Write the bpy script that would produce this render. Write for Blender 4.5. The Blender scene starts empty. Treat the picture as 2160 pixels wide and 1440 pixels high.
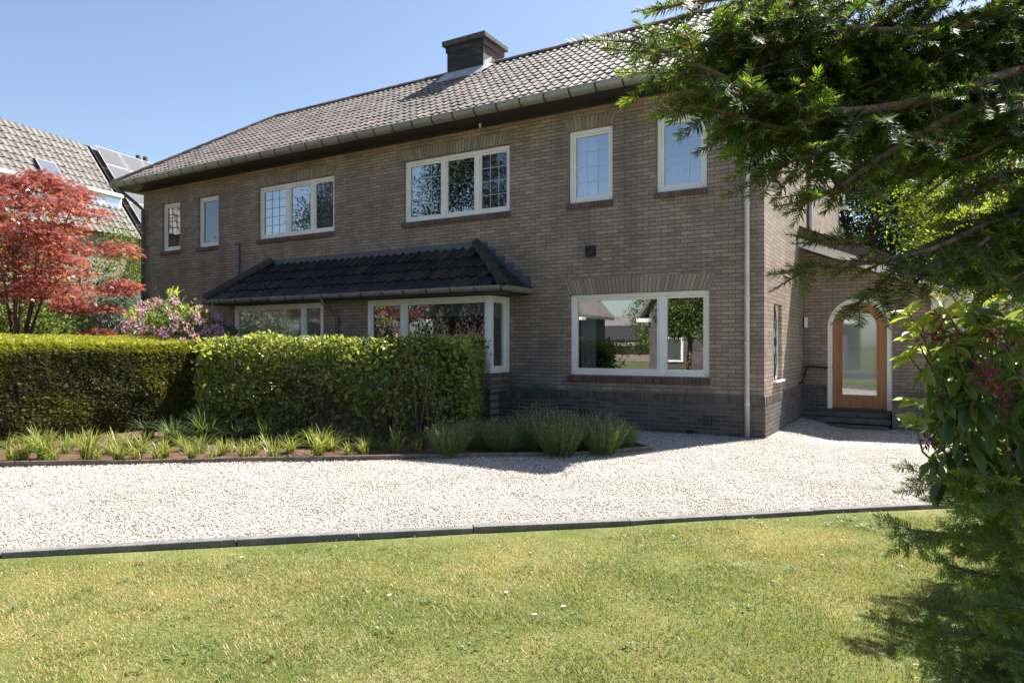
import bpy, bmesh, math, random
import numpy as np
from mathutils import Vector, Matrix
from mathutils.geometry import delaunay_2d_cdt

random.seed(7)
rng = np.random.default_rng(11)
R_ = math.radians
scene = bpy.context.scene
COL = scene.collection

# ------------------------------------------------------------------ camera
F, CX, HY, EYE = 1470.0, 1080.0, 728.0, 1.35
RT = np.array([0.86050537, 0.50944136])      # camera right, in house coordinates
FW = np.array([-0.50944136, 0.86050537])     # camera forward
CAM = np.array([2.00475, -10.57828])
cd = bpy.data.cameras.new('camera')
cam = bpy.data.objects.new('camera', cd)
COL.objects.link(cam)
cam.location = (CAM[0], CAM[1], EYE)
cam.rotation_euler = (R_(90), 0, math.asin(0.50944136))
cd.sensor_width = 36.0
cd.lens = F / 2160 * 36
cd.shift_y = 8 / 2160
cd.clip_end = 2000
cd.clip_start = 0.05
scene.camera = cam

# ------------------------------------------------------------------ sky and sun
SUN = Vector((0.28, 0.65, 1.0)).normalized()
elev = math.asin(SUN.z)
azim = math.atan2(SUN.x, SUN.y)
world = bpy.data.worlds.new('World')
scene.world = world
world.use_nodes = True
wn = world.node_tree.nodes
sky = wn.new('ShaderNodeTexSky')
sky.sky_type = 'NISHITA'
sky.sun_disc = False
sky.sun_elevation = elev
sky.sun_rotation = azim
sky.altitude = 0
sky.air_density = 1.0
sky.dust_density = 1.0
sky.ozone_density = 1.0
world.node_tree.links.new(sky.outputs[0], wn['Background'].inputs[0])
wn['Background'].inputs[1].default_value = 0.054
sl = bpy.data.lights.new('sun', 'SUN')
sl.energy = 3.9
sl.angle = R_(0.5)
sl.color = (1.0, 0.955, 0.89)
so = bpy.data.objects.new('sun', sl)
COL.objects.link(so)
so.rotation_euler = SUN.to_track_quat('Z', 'Y').to_euler()
so.location = (6, 10, 30)
scene.view_settings.view_transform = 'Standard'
scene.view_settings.look = 'None'
scene.view_settings.gamma = 1
scene.view_settings.exposure = 1.84
scene.cycles.use_denoising = True
scene.cycles.max_bounces = 9
scene.cycles.transparent_max_bounces = 16
scene.cycles.sample_clamp_indirect = 8
scene.cycles.caustics_reflective = False
scene.cycles.caustics_refractive = False


# ------------------------------------------------------------------ helpers
def at(px, py, Z):
    p = CAM + RT * (px - CX) / F * Z + FW * Z
    return Vector((p[0], p[1], EYE + (HY - py) / F * Z))


def on_y(px, py, c):
    d = RT * (px - CX) / F + FW
    t = (c - CAM[1]) / d[1]
    return CAM[0] + d[0] * t, EYE + (HY - py) / F * t


def on_x(px, py, c):
    d = RT * (px - CX) / F + FW
    t = (c - CAM[0]) / d[0]
    return CAM[1] + d[1] * t, EYE + (HY - py) / F * t


def gpt(px, py, z=0.0):
    t = (EYE - z) * F / (py - HY)
    p = CAM + (RT * (px - CX) / F + FW) * t
    return (p[0], p[1])


def camxz(x, y):
    vx, vy = x - CAM[0], y - CAM[1]
    return vx * RT[0] + vy * RT[1], vx * FW[0] + vy * FW[1]


def tag(o, label=None, cat=None, group=None, kind=None):
    if label: o['label'] = label
    if cat: o['category'] = cat
    if group: o['group'] = group
    if kind: o['kind'] = kind
    return o


def thing(name, label, cat, loc=(0, 0, 0), group=None, rz=0.0):
    o = bpy.data.objects.new(name, None)
    o.empty_display_size = 0.2
    COL.objects.link(o)
    o.location = loc
    o.rotation_euler = (0, 0, rz)
    return tag(o, label, cat, group)


def attach(o, parent, local=False):
    if parent is None:
        return o
    o.parent = parent
    if not local and parent.type == 'EMPTY':
        o.matrix_parent_inverse = (Matrix.Translation(parent.location)
                                   @ Matrix.Rotation(parent.rotation_euler.z, 4, 'Z')).inverted()
    return o


class MB:
    def __init__(s):
        s.v, s.f, s.m, s.cur = [], [], [], 0

    def add(s, vs, fs):
        b = len(s.v)
        s.v += [tuple(v) for v in vs]
        for f in fs:
            s.f.append([b + i for i in f])
            s.m.append(s.cur)
        return s

    def box(s, x0, x1, y0, y1, z0, z1):
        v = [(x0, y0, z0), (x1, y0, z0), (x1, y1, z0), (x0, y1, z0), (x0, y0, z1), (x1, y0, z1), (x1, y1, z1), (x0, y1, z1)]
        return s.add(v, [(0, 3, 2, 1), (4, 5, 6, 7), (0, 1, 5, 4), (1, 2, 6, 5), (2, 3, 7, 6), (3, 0, 4, 7)])

    def quad(s, a, b, c, d):
        return s.add([a, b, c, d], [(0, 1, 2, 3)])

    def poly(s, pts):
        return s.add(pts, [tuple(range(len(pts)))])

    def prism(s, pts, off):
        n = len(pts)
        off = Vector(off)
        a = [Vector(p) for p in pts]
        b = [p + off for p in a]
        fs = [tuple(range(n))[::-1], tuple(range(n, 2 * n))]
        fs += [(i, (i + 1) % n, n + (i + 1) % n, n + i) for i in range(n)]
        return s.add(a + b, fs)

    def tube(s, pts, r, seg=8, cap=True):
        pts = [Vector(p) for p in pts]
        rs = r if isinstance(r, (list, tuple)) else [r] * len(pts)
        rings = []
        n = None
        for i, p in enumerate(pts):
            t = (pts[min(i + 1, len(pts) - 1)] - pts[max(i - 1, 0)])
            t = t.normalized() if t.length > 1e-9 else Vector((0, 0, 1))
            if n is None:
                n = t.orthogonal().normalized()
            n = (n - t * n.dot(t))
            n = n.normalized() if n.length > 1e-6 else t.orthogonal().normalized()
            b = t.cross(n)
            rings.append([p + (n * math.cos(a) + b * math.sin(a)) * rs[i] for a in [2 * math.pi * k / seg for k in range(seg)]])
        vs = [v for ring in rings for v in ring]
        fs = []
        for i in range(len(pts) - 1):
            for k in range(seg):
                fs.append((i * seg + k, i * seg + (k + 1) % seg, (i + 1) * seg + (k + 1) % seg, (i + 1) * seg + k))
        if cap:
            fs.append(tuple(range(seg))[::-1])
            fs.append(tuple(range((len(pts) - 1) * seg, len(pts) * seg)))
        return s.add(vs, fs)

    def build(s, name, mat, parent=None, smooth=False, local=False, bevel=0):
        me = bpy.data.meshes.new(name)
        me.from_pydata(s.v, [], s.f)
        for m in (mat if isinstance(mat, (list, tuple)) else [mat]):
            me.materials.append(m)
        me.polygons.foreach_set('material_index', s.m)
        if smooth:
            me.polygons.foreach_set('use_smooth', [True] * len(s.f))
        me.update()
        o = bpy.data.objects.new(name, me)
        COL.objects.link(o)
        attach(o, parent, local)
        if bevel:
            md = o.modifiers.new('bevel', 'BEVEL')
            md.width = bevel
            md.segments = 2
            md.limit_method = 'ANGLE'
        return o


def np_obj(name, V, Fc, mat, parent=None, smooth=False, attrs=None, local=False):
    V = np.asarray(V, dtype=np.float32)
    Fc = np.asarray(Fc, dtype=np.int32)
    k = Fc.shape[1]
    me = bpy.data.meshes.new(name)
    me.vertices.add(len(V))
    me.vertices.foreach_set('co', V.ravel())
    me.loops.add(Fc.size)
    me.loops.foreach_set('vertex_index', Fc.ravel())
    me.polygons.add(len(Fc))
    me.polygons.foreach_set('loop_start', np.arange(len(Fc), dtype=np.int32) * k)
    if smooth:
        me.polygons.foreach_set('use_smooth', np.ones(len(Fc), dtype=bool))
    me.materials.append(mat)
    for an, av in (attrs or {}).items():
        a = me.attributes.new(an, 'FLOAT', 'POINT')
        a.data.foreach_set('value', np.asarray(av, dtype=np.float32))
    me.update(calc_edges=True)
    o = bpy.data.objects.new(name, me)
    COL.objects.link(o)
    attach(o, parent, local)
    return o


def frames(D, U):
    """rotation matrices with local +Y along D and local +Z near U"""
    D = D / (np.linalg.norm(D, axis=1, keepdims=True) + 1e-9)
    X = np.cross(D, U)
    bad = np.linalg.norm(X, axis=1) < 1e-4
    X[bad] = np.cross(D[bad], np.array([0.31, 0.77, 0.55]))
    X /= np.linalg.norm(X, axis=1, keepdims=True)
    Zv = np.cross(X, D)
    return np.stack([X, D, Zv], axis=2)


def scatter(tv, tf, Rm, T, S):
    tv = np.asarray(tv, float)
    tf = np.asarray(tf, int)
    S = np.asarray(S, float)
    if S.ndim == 1:
        S = S[:, None].repeat(3, 1)
    L = tv[None] * S[:, None, :]
    V = np.einsum('kij,knj->kni', Rm, L) + T[:, None, :]
    n = len(tv)
    Fc = tf[None] + (np.arange(len(T)) * n)[:, None, None]
    return V.reshape(-1, 3), Fc.reshape(-1, tf.shape[1])


def rdir(n):
    d = rng.normal(size=(n, 3))
    return d / np.linalg.norm(d, axis=1, keepdims=True)


def vnoise(x, y, seed=0, freq=1.0):
    """smooth value noise 0..1 for plant patches"""
    r = np.random.default_rng(seed)
    g = r.random((64, 64))
    x = np.asarray(x) * freq + 1000.3
    y = np.asarray(y) * freq + 1000.7
    xi, yi = np.floor(x).astype(int), np.floor(y).astype(int)
    fx, fy = x - xi, y - yi
    fx, fy = fx * fx * (3 - 2 * fx), fy * fy * (3 - 2 * fy)
    a = g[xi % 64, yi % 64] * (1 - fx) + g[(xi + 1) % 64, yi % 64] * fx
    b = g[xi % 64, (yi + 1) % 64] * (1 - fx) + g[(xi + 1) % 64, (yi + 1) % 64] * fx
    return a * (1 - fy) + b * fy


def in_poly(x, y, poly):
    x, y = np.asarray(x), np.asarray(y)
    c = np.zeros(len(x), bool)
    n = len(poly)
    for i in range(n):
        x0, y0 = poly[i]
        x1, y1 = poly[(i + 1) % n]
        cond = ((y0 > y) != (y1 > y))
        with np.errstate(divide='ignore', invalid='ignore'):
            xx = (x1 - x0) * (y - y0) / ((y1 - y0) if y1 != y0 else 1e-9) + x0
        c ^= cond & (x < xx)
    return c


# ------------------------------------------------------------------ materials
def new_mat(name):
    m = bpy.data.materials.new(name)
    m.use_nodes = True
    nt = m.node_tree
    return m, nt, nt.nodes, nt.links, nt.nodes['Principled BSDF']


def nd(nt, typ, **kw):
    n = nt.nodes.new(typ)
    for k, v in kw.items():
        if k.startswith('i_'):
            key = k[2:]
            key = int(key) if key.isdigit() else key.replace('_', ' ')
            n.inputs[key].default_value = v
        else:
            setattr(n, k, v)
    return n


def c4(c):
    return (c[0], c[1], c[2], 1.0)


def ramp(nt, fac, stops, interp='LINEAR'):
    r = nd(nt, 'ShaderNodeValToRGB')
    r.color_ramp.interpolation = interp
    el = r.color_ramp.elements
    while len(el) < len(stops):
        el.new(0.5)
    for e, (p, c) in zip(el, stops):
        e.position = p
        e.color = c4(c) if not isinstance(c, (int, float)) else (c, c, c, 1)
    nt.links.new(fac, r.inputs[0])
    return r.outputs[0]


def mixc(nt, fac, a, b, blend='MIX'):
    n = nd(nt, 'ShaderNodeMix', data_type='RGBA', blend_type=blend)
    for sock, v in ((n.inputs[0], fac), (n.inputs[6], a), (n.inputs[7], b)):
        if isinstance(v, (int, float)):
            sock.default_value = v
        elif isinstance(v, (tuple, list)):
            sock.default_value = c4(v)
        else:
            nt.links.new(v, sock)
    return n.outputs[2]


def noise(nt, vec, scale, detail=4, rough=0.55, dim='3D'):
    n = nd(nt, 'ShaderNodeTexNoise', noise_dimensions=dim)
    n.inputs['Scale'].default_value = scale
    n.inputs['Detail'].default_value = detail
    n.inputs['Roughness'].default_value = rough
    if vec is not None:
        nt.links.new(vec, n.inputs['Vector'])
    return n


def plain(name, col, rough=0.5, spec=0.5, metal=0.0, var=0.15, scale=6.0, bump=0.0, bscale=60.0):
    m, nt, ns, lk, b = new_mat(name)
    tc = nd(nt, 'ShaderNodeTexCoord')
    n = noise(nt, tc.outputs['Object'], scale, 5)
    lo = tuple(c * (1 - var) for c in col)
    hi = tuple(min(1, c * (1 + var)) for c in col)
    lk.new(ramp(nt, n.outputs[0], [(0.3, lo), (0.7, hi)]), b.inputs['Base Color'])
    b.inputs['Roughness'].default_value = rough
    b.inputs['Specular IOR Level'].default_value = spec
    b.inputs['Metallic'].default_value = metal
    if bump:
        n2 = noise(nt, tc.outputs['Object'], bscale, 4)
        bp = nd(nt, 'ShaderNodeBump', i_Strength=bump, i_Distance=0.01)
        lk.new(n2.outputs[0], bp.inputs['Height'])
        lk.new(bp.outputs[0], b.inputs['Normal'])
    return m


def brick_mat(name, axis, stops, mortar, row=0.0621, width=0.205, msize=0.0048, eave=False, rot=False, rough=0.62, spec=0.45, streak=0.0, stain=False):
    m, nt, ns, lk, b = new_mat(name)
    tc = nd(nt, 'ShaderNodeTexCoord')
    sep = nd(nt, 'ShaderNodeSeparateXYZ')
    lk.new(tc.outputs['Object'], sep.inputs[0])
    cmb = nd(nt, 'ShaderNodeCombineXYZ')
    h = sep.outputs['X'] if axis == 'x' else sep.outputs['Y']
    if rot:
        lk.new(sep.outputs['Z'], cmb.inputs[0]); lk.new(h, cmb.inputs[1])
    else:
        lk.new(h, cmb.inputs[0]); lk.new(sep.outputs['Z'], cmb.inputs[1])
    # ragged arrises: wobble the coordinates a little
    wn_ = noise(nt, tc.outputs['Object'], 14.0, 3)
    off = nd(nt, 'ShaderNodeVectorMath', operation='SCALE')
    sub = nd(nt, 'ShaderNodeVectorMath', operation='SUBTRACT')
    sub.inputs[1].default_value = (0.5, 0.5, 0.5)
    lk.new(wn_.outputs['Color'], sub.inputs[0])
    lk.new(sub.outputs[0], off.inputs[0])
    off.inputs['Scale'].default_value = 0.010
    add = nd(nt, 'ShaderNodeVectorMath', operation='ADD')
    lk.new(cmb.outputs[0], add.inputs[0]); lk.new(off.outputs[0], add.inputs[1])
    br = nd(nt, 'ShaderNodeTexBrick')
    br.offset = 0.5
    br.inputs['Scale'].default_value = 1.0
    br.inputs['Mortar Size'].default_value = msize
    br.inputs['Mortar Smooth'].default_value = 0.25
    br.inputs['Brick Width'].default_value = width
    br.inputs['Row Height'].default_value = row
    br.inputs['Color1'].default_value = (0, 0, 0, 1)
    br.inputs['Color2'].default_value = (1, 1, 1, 1)
    br.inputs['Mortar'].default_value = (0.5, 0.5, 0.5, 1)
    lk.new(add.outputs[0], br.inputs['Vector'])
    col = ramp(nt, br.outputs['Color'], stops)
    n1 = noise(nt, tc.outputs['Object'], 1.1, 5, 0.6)
    tint = ramp(nt, n1.outputs[0], [(0.3, (0.72, 0.70, 0.70)), (0.55, (1, 1, 1)), (0.8, (1.18, 1.12, 1.05))])
    col = mixc(nt, 1.0, col, tint, 'MULTIPLY')
    n2 = noise(nt, tc.outputs['Object'], 45.0, 5, 0.7)
    sp = ramp(nt, n2.outputs[0], [(0.3, (0.74, 0.72, 0.72)), (0.7, (1.2, 1.2, 1.18))])
    col = mixc(nt, 1.0, col, sp, 'MULTIPLY')
    if eave:   # the courses sheltered by the eaves stay cleaner and more yellow
        mr = nd(nt, 'ShaderNodeMapRange')
        mr.inputs['From Min'].default_value = 4.75
        mr.inputs['From Max'].default_value = 5.25
        nz = noise(nt, tc.outputs['Object'], 1.6, 3)
        ad = nd(nt, 'ShaderNodeMath', operation='MULTIPLY_ADD')
        ad.inputs[1].default_value = 0.7
        lk.new(nz.outputs[0], ad.inputs[0]); lk.new(sep.outputs['Z'], ad.inputs[2])
        sb = nd(nt, 'ShaderNodeMath', operation='SUBTRACT')
        sb.inputs[1].default_value = 0.35
        lk.new(ad.outputs[0], sb.inputs[0])
        lk.new(sb.outputs[0], mr.inputs[0])
        col = mixc(nt, mr.outputs[0], col, mixc(nt, 1.0, col, (1.36, 1.2, 0.95), 'MULTIPLY'))
    if stain:   # rain runs and sooty patches on the old wall
        mp = nd(nt, 'ShaderNodeMapping')
        mp.inputs['Scale'].default_value = (2.6, 2.6, 0.35)
        lk.new(tc.outputs['Object'], mp.inputs[0])
        na = noise(nt, mp.outputs[0], 1.0, 5, 0.6)
        col = mixc(nt, ramp(nt, na.outputs[0], [(0.48, 0.0), (0.72, 0.42)]), col, (0.085, 0.072, 0.066))
        nb = noise(nt, tc.outputs['Object'], 0.75, 4, 0.6)
        col = mixc(nt, ramp(nt, nb.outputs[0], [(0.56, 0.0), (0.72, 0.3)]), col, (0.30, 0.205, 0.165))
    if streak:
        mp = nd(nt, 'ShaderNodeMapping')
        mp.inputs['Scale'].default_value = (5, 5, 0.4)
        lk.new(tc.outputs['Object'], mp.inputs[0])
        ns_ = noise(nt, mp.outputs[0], 1.0, 4)
        col = mixc(nt, ramp(nt, ns_.outputs[0], [(0.42, 0.0), (0.65, streak)]), col, (0.02, 0.02, 0.022))
    nm = noise(nt, tc.outputs['Object'], 3.0, 4)
    mort = mixc(nt, nm.outputs[0], tuple(c * 0.7 for c in mortar), tuple(c * 1.35 for c in mortar))
    col = mixc(nt, br.outputs['Fac'], col, mort)
    lk.new(col, b.inputs['Base Color'])
    b.inputs['Roughness'].default_value = rough
    b.inputs['Specular IOR Level'].default_value = spec
    inv = nd(nt, 'ShaderNodeMath', operation='MULTIPLY_ADD')
    inv.inputs[1].default_value = -1.0
    inv.inputs[2].default_value = 1.0
    lk.new(br.outputs['Fac'], inv.inputs[0])
    hh = nd(nt, 'ShaderNodeMath', operation='MULTIPLY_ADD')
    hh.inputs[1].default_value = 0.25
    lk.new(n2.outputs[0], hh.inputs[0]); lk.new(inv.outputs[0], hh.inputs[2])
    bp = nd(nt, 'ShaderNodeBump', i_Strength=0.9, i_Distance=0.008)
    lk.new(hh.outputs[0], bp.inputs['Height'])
    lk.new(bp.outputs[0], b.inputs['Normal'])
    return m


def island_mat(name, stops, rough=0.6, spec=0.4, bump=0.0, big=None):
    """one colour per loose piece (stone, brick, tile)"""
    m, nt, ns, lk, b = new_mat(name)
    g = nd(nt, 'ShaderNodeNewGeometry')
    tc = nd(nt, 'ShaderNodeTexCoord')
    col = ramp(nt, g.outputs['Random Per Island'], stops)
    n2 = noise(nt, tc.outputs['Object'], 40.0, 5, 0.7)
    col = mixc(nt, 1.0, col, ramp(nt, n2.outputs[0], [(0.3, (0.78, 0.77, 0.76)), (0.7, (1.18, 1.18, 1.18))]), 'MULTIPLY')
    if big:
        n3 = noise(nt, tc.outputs['Object'], big[0], 5, 0.65)
        col = mixc(nt, ramp(nt, n3.outputs[0], [(0.42, 0.0), (0.66, big[2])]), col, big[1])
    lk.new(col, b.inputs['Base Color'])
    b.inputs['Roughness'].default_value = rough
    b.inputs['Specular IOR Level'].default_value = spec
    if bump:
        bp = nd(nt, 'ShaderNodeBump', i_Strength=bump, i_Distance=0.01)
        lk.new(n2.outputs[0], bp.inputs['Height'])
        lk.new(bp.outputs[0], b.inputs['Normal'])
    return m


def leaf_mat(name, stops, trans=0.35, rough=0.42, spec=0.4, fresh=None, dry=None, tboost=1.6, tcol=(1.15, 1.1, 0.55)):
    m, nt, ns, lk, b = new_mat(name)
    g = nd(nt, 'ShaderNodeNewGeometry')
    col = ramp(nt, g.outputs['Random Per Island'], stops)
    if fresh:
        a = nd(nt, 'ShaderNodeAttribute', attribute_name='fresh')
        col = mixc(nt, a.outputs['Fac'], col, fresh)
    if dry:
        a = nd(nt, 'ShaderNodeAttribute', attribute_name='dry')
        col = mixc(nt, a.outputs['Fac'], col, dry)
    lk.new(col, b.inputs['Base Color'])
    b.inputs['Roughness'].default_value = rough
    b.inputs['Specular IOR Level'].default_value = spec
    t = nd(nt, 'ShaderNodeBsdfTranslucent')
    lk.new(mixc(nt, 1.0, col, tuple(tboost * v for v in tcol), 'MULTIPLY'), t.inputs[0])
    ms = nd(nt, 'ShaderNodeMixShader')
    ms.inputs[0].default_value = trans
    lk.new(b.outputs[0], ms.inputs[1]); lk.new(t.outputs[0], ms.inputs[2])
    lk.new(ms.outputs[0], ns['Material Output'].inputs[0])
    return m


def glass_mat(name, tint, refl=0.4, rough=0.0, haze=0.0, hazecol=(0.3, 0.33, 0.33)):
    m, nt, ns, lk, b = new_mat(name)
    ns.remove(b)
    tr = nd(nt, 'ShaderNodeBsdfTransparent'); tr.inputs[0].default_value = c4(tint)
    gl = nd(nt, 'ShaderNodeBsdfGlossy'); gl.inputs[0].default_value = (0.92, 0.95, 1, 1); gl.inputs['Roughness'].default_value = rough
    # old panes are never quite flat
    tc = nd(nt, 'ShaderNodeTexCoord')
    n = noise(nt, tc.outputs['Object'], 2.2, 2)
    bp = nd(nt, 'ShaderNodeBump', i_Strength=0.012, i_Distance=0.01)
    lk.new(n.outputs[0], bp.inputs['Height']); lk.new(bp.outputs[0], gl.inputs['Normal'])
    base = tr.outputs[0]
    if haze:
        df = nd(nt, 'ShaderNodeBsdfDiffuse'); df.inputs[0].default_value = c4(hazecol)
        m0 = nd(nt, 'ShaderNodeMixShader'); m0.inputs[0].default_value = haze
        lk.new(base, m0.inputs[1]); lk.new(df.outputs[0], m0.inputs[2])
        base = m0.outputs[0]
    fr = nd(nt, 'ShaderNodeLayerWeight', i_Blend=0.25)
    mu = nd(nt, 'ShaderNodeMath', operation='MULTIPLY_ADD', use_clamp=True)
    mu.inputs[1].default_value = 0.6
    mu.inputs[2].default_value = refl
    lk.new(fr.outputs['Fresnel'], mu.inputs[0])
    ms = nd(nt, 'ShaderNodeMixShader')
    lk.new(mu.outputs[0], ms.inputs[0]); lk.new(base, ms.inputs[1]); lk.new(gl.outputs[0], ms.inputs[2])
    lk.new(ms.outputs[0], ns['Material Output'].inputs[0])
    return m


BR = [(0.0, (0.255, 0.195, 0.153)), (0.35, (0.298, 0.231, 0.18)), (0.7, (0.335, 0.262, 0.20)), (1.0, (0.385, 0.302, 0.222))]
BS = [(p, tuple(min(1, v * 1.18) for v in c)) for p, c in BR]  # same brick, colour lightened to stand in for stronger sun on the side wall
PL = [(0.0, (0.075, 0.062, 0.058)), (0.5, (0.105, 0.086, 0.078)), (1.0, (0.15, 0.12, 0.105))]
M = {}
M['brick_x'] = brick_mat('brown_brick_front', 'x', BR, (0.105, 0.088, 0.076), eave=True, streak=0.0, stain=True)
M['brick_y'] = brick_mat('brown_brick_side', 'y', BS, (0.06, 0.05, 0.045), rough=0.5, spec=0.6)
M['plinth_x'] = brick_mat('plinth_brick_front', 'x', PL, (0.20, 0.18, 0.165), msize=0.005)
M['plinth_y'] = brick_mat('plinth_brick_side', 'y', PL, (0.22, 0.20, 0.18), msize=0.005)
M['soldier'] = island_mat('soldier_brick', BR, 0.62, 0.4, 0.5)
M['sill_brick'] = island_mat('sill_brick', [(0, (0.075, 0.045, 0.04)), (0.6, (0.115, 0.062, 0.052)), (1, (0.16, 0.085, 0.066))], 0.55, 0.45, 0.5)
M['sill_mortar'] = plain('sill_mortar', (0.24, 0.2, 0.17), 0.9)
M['plinth_soldier'] = island_mat('plinth_soldier_brick', PL, 0.6, 0.4, 0.5)
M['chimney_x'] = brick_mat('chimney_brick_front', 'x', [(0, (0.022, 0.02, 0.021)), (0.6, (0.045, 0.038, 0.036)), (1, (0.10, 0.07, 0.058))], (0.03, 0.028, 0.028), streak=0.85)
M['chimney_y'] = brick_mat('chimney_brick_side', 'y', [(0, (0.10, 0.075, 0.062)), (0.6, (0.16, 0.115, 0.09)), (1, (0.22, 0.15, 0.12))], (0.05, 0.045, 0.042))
M['white'] = plain('white_paint', (0.87, 0.86, 0.82), 0.4, 0.45, var=0.03, scale=3)
M['bounce_white'] = plain('bounce_tinted_white_paint', (0.83, 0.80, 0.71), 0.42, 0.45, var=0.04, scale=3)  # white sash paint with warm bounced light put into its colour
M['zinc'] = plain('zinc', (0.30, 0.305, 0.28), 0.42, 0.5, 0.35, 0.22, 2.5)
M['zinc_light'] = plain('zinc_bright', (0.55, 0.56, 0.56), 0.5, 0.5, 0.2, 0.1, 3.0)
M['zinc_dark'] = plain('zinc_dark', (0.13, 0.135, 0.13), 0.45, 0.5, 0.3, 0.2, 3.0)
M['lead'] = plain('lead_flashing', (0.42, 0.44, 0.46), 0.5, 0.5, 0.1, 0.2, 4.0, 0.5, 9.0)
M['mortar'] = plain('dark_mortar', (0.12, 0.10, 0.086), 0.9, 0.2)
M['black_trim'] = plain('black_trim', (0.036, 0.035, 0.035), 0.5, 0.4, var=0.2)
M['black_metal'] = plain('black_metal', (0.012, 0.012, 0.013), 0.4, 0.5, var=0.2)
M['dark_metal'] = plain('bracket_metal', (0.055, 0.048, 0.04), 0.55, 0.4, 0.2, 0.3, 20)
M['bluegrey'] = plain('blue_grey_paint', (0.085, 0.10, 0.12), 0.5)
M['tile'] = island_mat('weathered_clay_tile', [(0, (0.15, 0.125, 0.112)), (0.5, (0.21, 0.178, 0.16)), (0.93, (0.27, 0.225, 0.20)), (1, (0.36, 0.25, 0.19))], 0.6, 0.35, 0.5, big=(1.6, (0.10, 0.095, 0.08), 0.5))
M['black_tile'] = island_mat('black_glazed_tile', [(0, (0.015, 0.016, 0.022)), (0.7, (0.026, 0.026, 0.032)), (1, (0.06, 0.044, 0.038))], 0.36, 0.45, 0.25)
M['hip_tile'] = plain('hip_cap_tile', (0.035, 0.031, 0.03), 0.5, 0.5, var=0.4, scale=12, bump=0.4)
M['n_tile'] = island_mat('neighbour_tile', [(0, (0.135, 0.122, 0.11)), (0.5, (0.17, 0.155, 0.14)), (1, (0.21, 0.19, 0.17))], 0.7, 0.25, 0.3)
M['porch_tile'] = island_mat('porch_verge_tile', [(0, (0.07, 0.058, 0.052)), (1, (0.10, 0.085, 0.075))], 0.42, 0.5, 0.3)
M['glass'] = glass_mat('window_glass', (0.72, 0.76, 0.76), 0.40)
M['glass_soft'] = glass_mat('screened_glass', (0.42, 0.44, 0.45), 0.16, 0.02, 0.3, (0.10, 0.11, 0.12))
M['glass_frost'] = glass_mat('frosted_glass', (0.5, 0.53, 0.52), 0.22, 0.04, 0.75, (0.20, 0.235, 0.21))
M['glass_door'] = glass_mat('door_glass', (0.5, 0.5, 0.5), 0.25, 0.03, 0.8, (0.33, 0.36, 0.35))
M['curtain'] = plain('net_curtain', (0.62, 0.64, 0.64), 0.85, 0.1, var=0.05)
M['blind'] = plain('roller_blind', (0.36, 0.37, 0.36), 0.8, 0.1, var=0.04)
M['bar_light'] = plain('light_glazing_bar', (0.75, 0.77, 0.78), 0.5)
M['bar_dark'] = plain('lead_glazing_bar', (0.11, 0.12, 0.135), 0.5)
M['interior'] = plain('dark_room', (0.10, 0.085, 0.075), 0.9, 0.1)
M['floor_in'] = plain('room_floor', (0.12, 0.08, 0.05), 0.6)
M['stone_step'] = plain('bluestone_step', (0.085, 0.082, 0.082), 0.6, 0.4, var=0.35, scale=7, bump=0.4, bscale=30)
M['brass'] = plain('brass', (0.36, 0.22, 0.09), 0.35, 0.5, 0.8, 0.2, 30)
M['plaster'] = plain('soffit_plaster', (0.66, 0.60, 0.50), 0.7, 0.2, var=0.06)
M['board_grey'] = plain('grey_board', (0.24, 0.235, 0.24), 0.6, 0.3, var=0.15, scale=12)
M['panel'] = plain('solar_cell', (0.055, 0.06, 0.07), 0.6, 0.2, 0.0, 0.12, 30)
M['panel_rim'] = plain('panel_rim', (0.5, 0.5, 0.49), 0.6, 0.3)
M['bark'] = plain('bark', (0.14, 0.09, 0.065), 0.85, 0.2, var=0.45, scale=14, bump=0.8, bscale=40)
M['bark_red'] = plain('yew_bark', (0.20, 0.115, 0.08), 0.8, 0.2, var=0.45, scale=25, bump=0.8, bscale=70)
M['twig'] = plain('twig', (0.17, 0.15, 0.08), 0.8, 0.2, var=0.3, scale=20)
M['kerb'] = plain('concrete_kerb', (0.16, 0.155, 0.148), 0.85, 0.25, var=0.28, scale=9, bump=0.6, bscale=70)
M['edging'] = plain('timber_edging', (0.17, 0.135, 0.115), 0.85, 0.2, var=0.35, scale=9, bump=0.5)


def wood_mat():
    m, nt, ns, lk, b = new_mat('varnished_wood')
    tc = nd(nt, 'ShaderNodeTexCoord')
    mp = nd(nt, 'ShaderNodeMapping'); mp.inputs['Scale'].default_value = (26, 26, 1.3)
    lk.new(tc.outputs['Object'], mp.inputs[0])
    n = noise(nt, mp.outputs[0], 1.5, 6, 0.6)
    lk.new(ramp(nt, n.outputs[0], [(0.25, (0.28, 0.108, 0.036)), (0.5, (0.38, 0.158, 0.053)), (0.75, (0.47, 0.21, 0.078))]), b.inputs['Base Color'])
    b.inputs['Roughness'].default_value = 0.38
    return m


M['wood'] = wood_mat()
M['wood_dark'] = plain('dark_sill_wood', (0.055, 0.026, 0.02), 0.35, 0.5)


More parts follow.
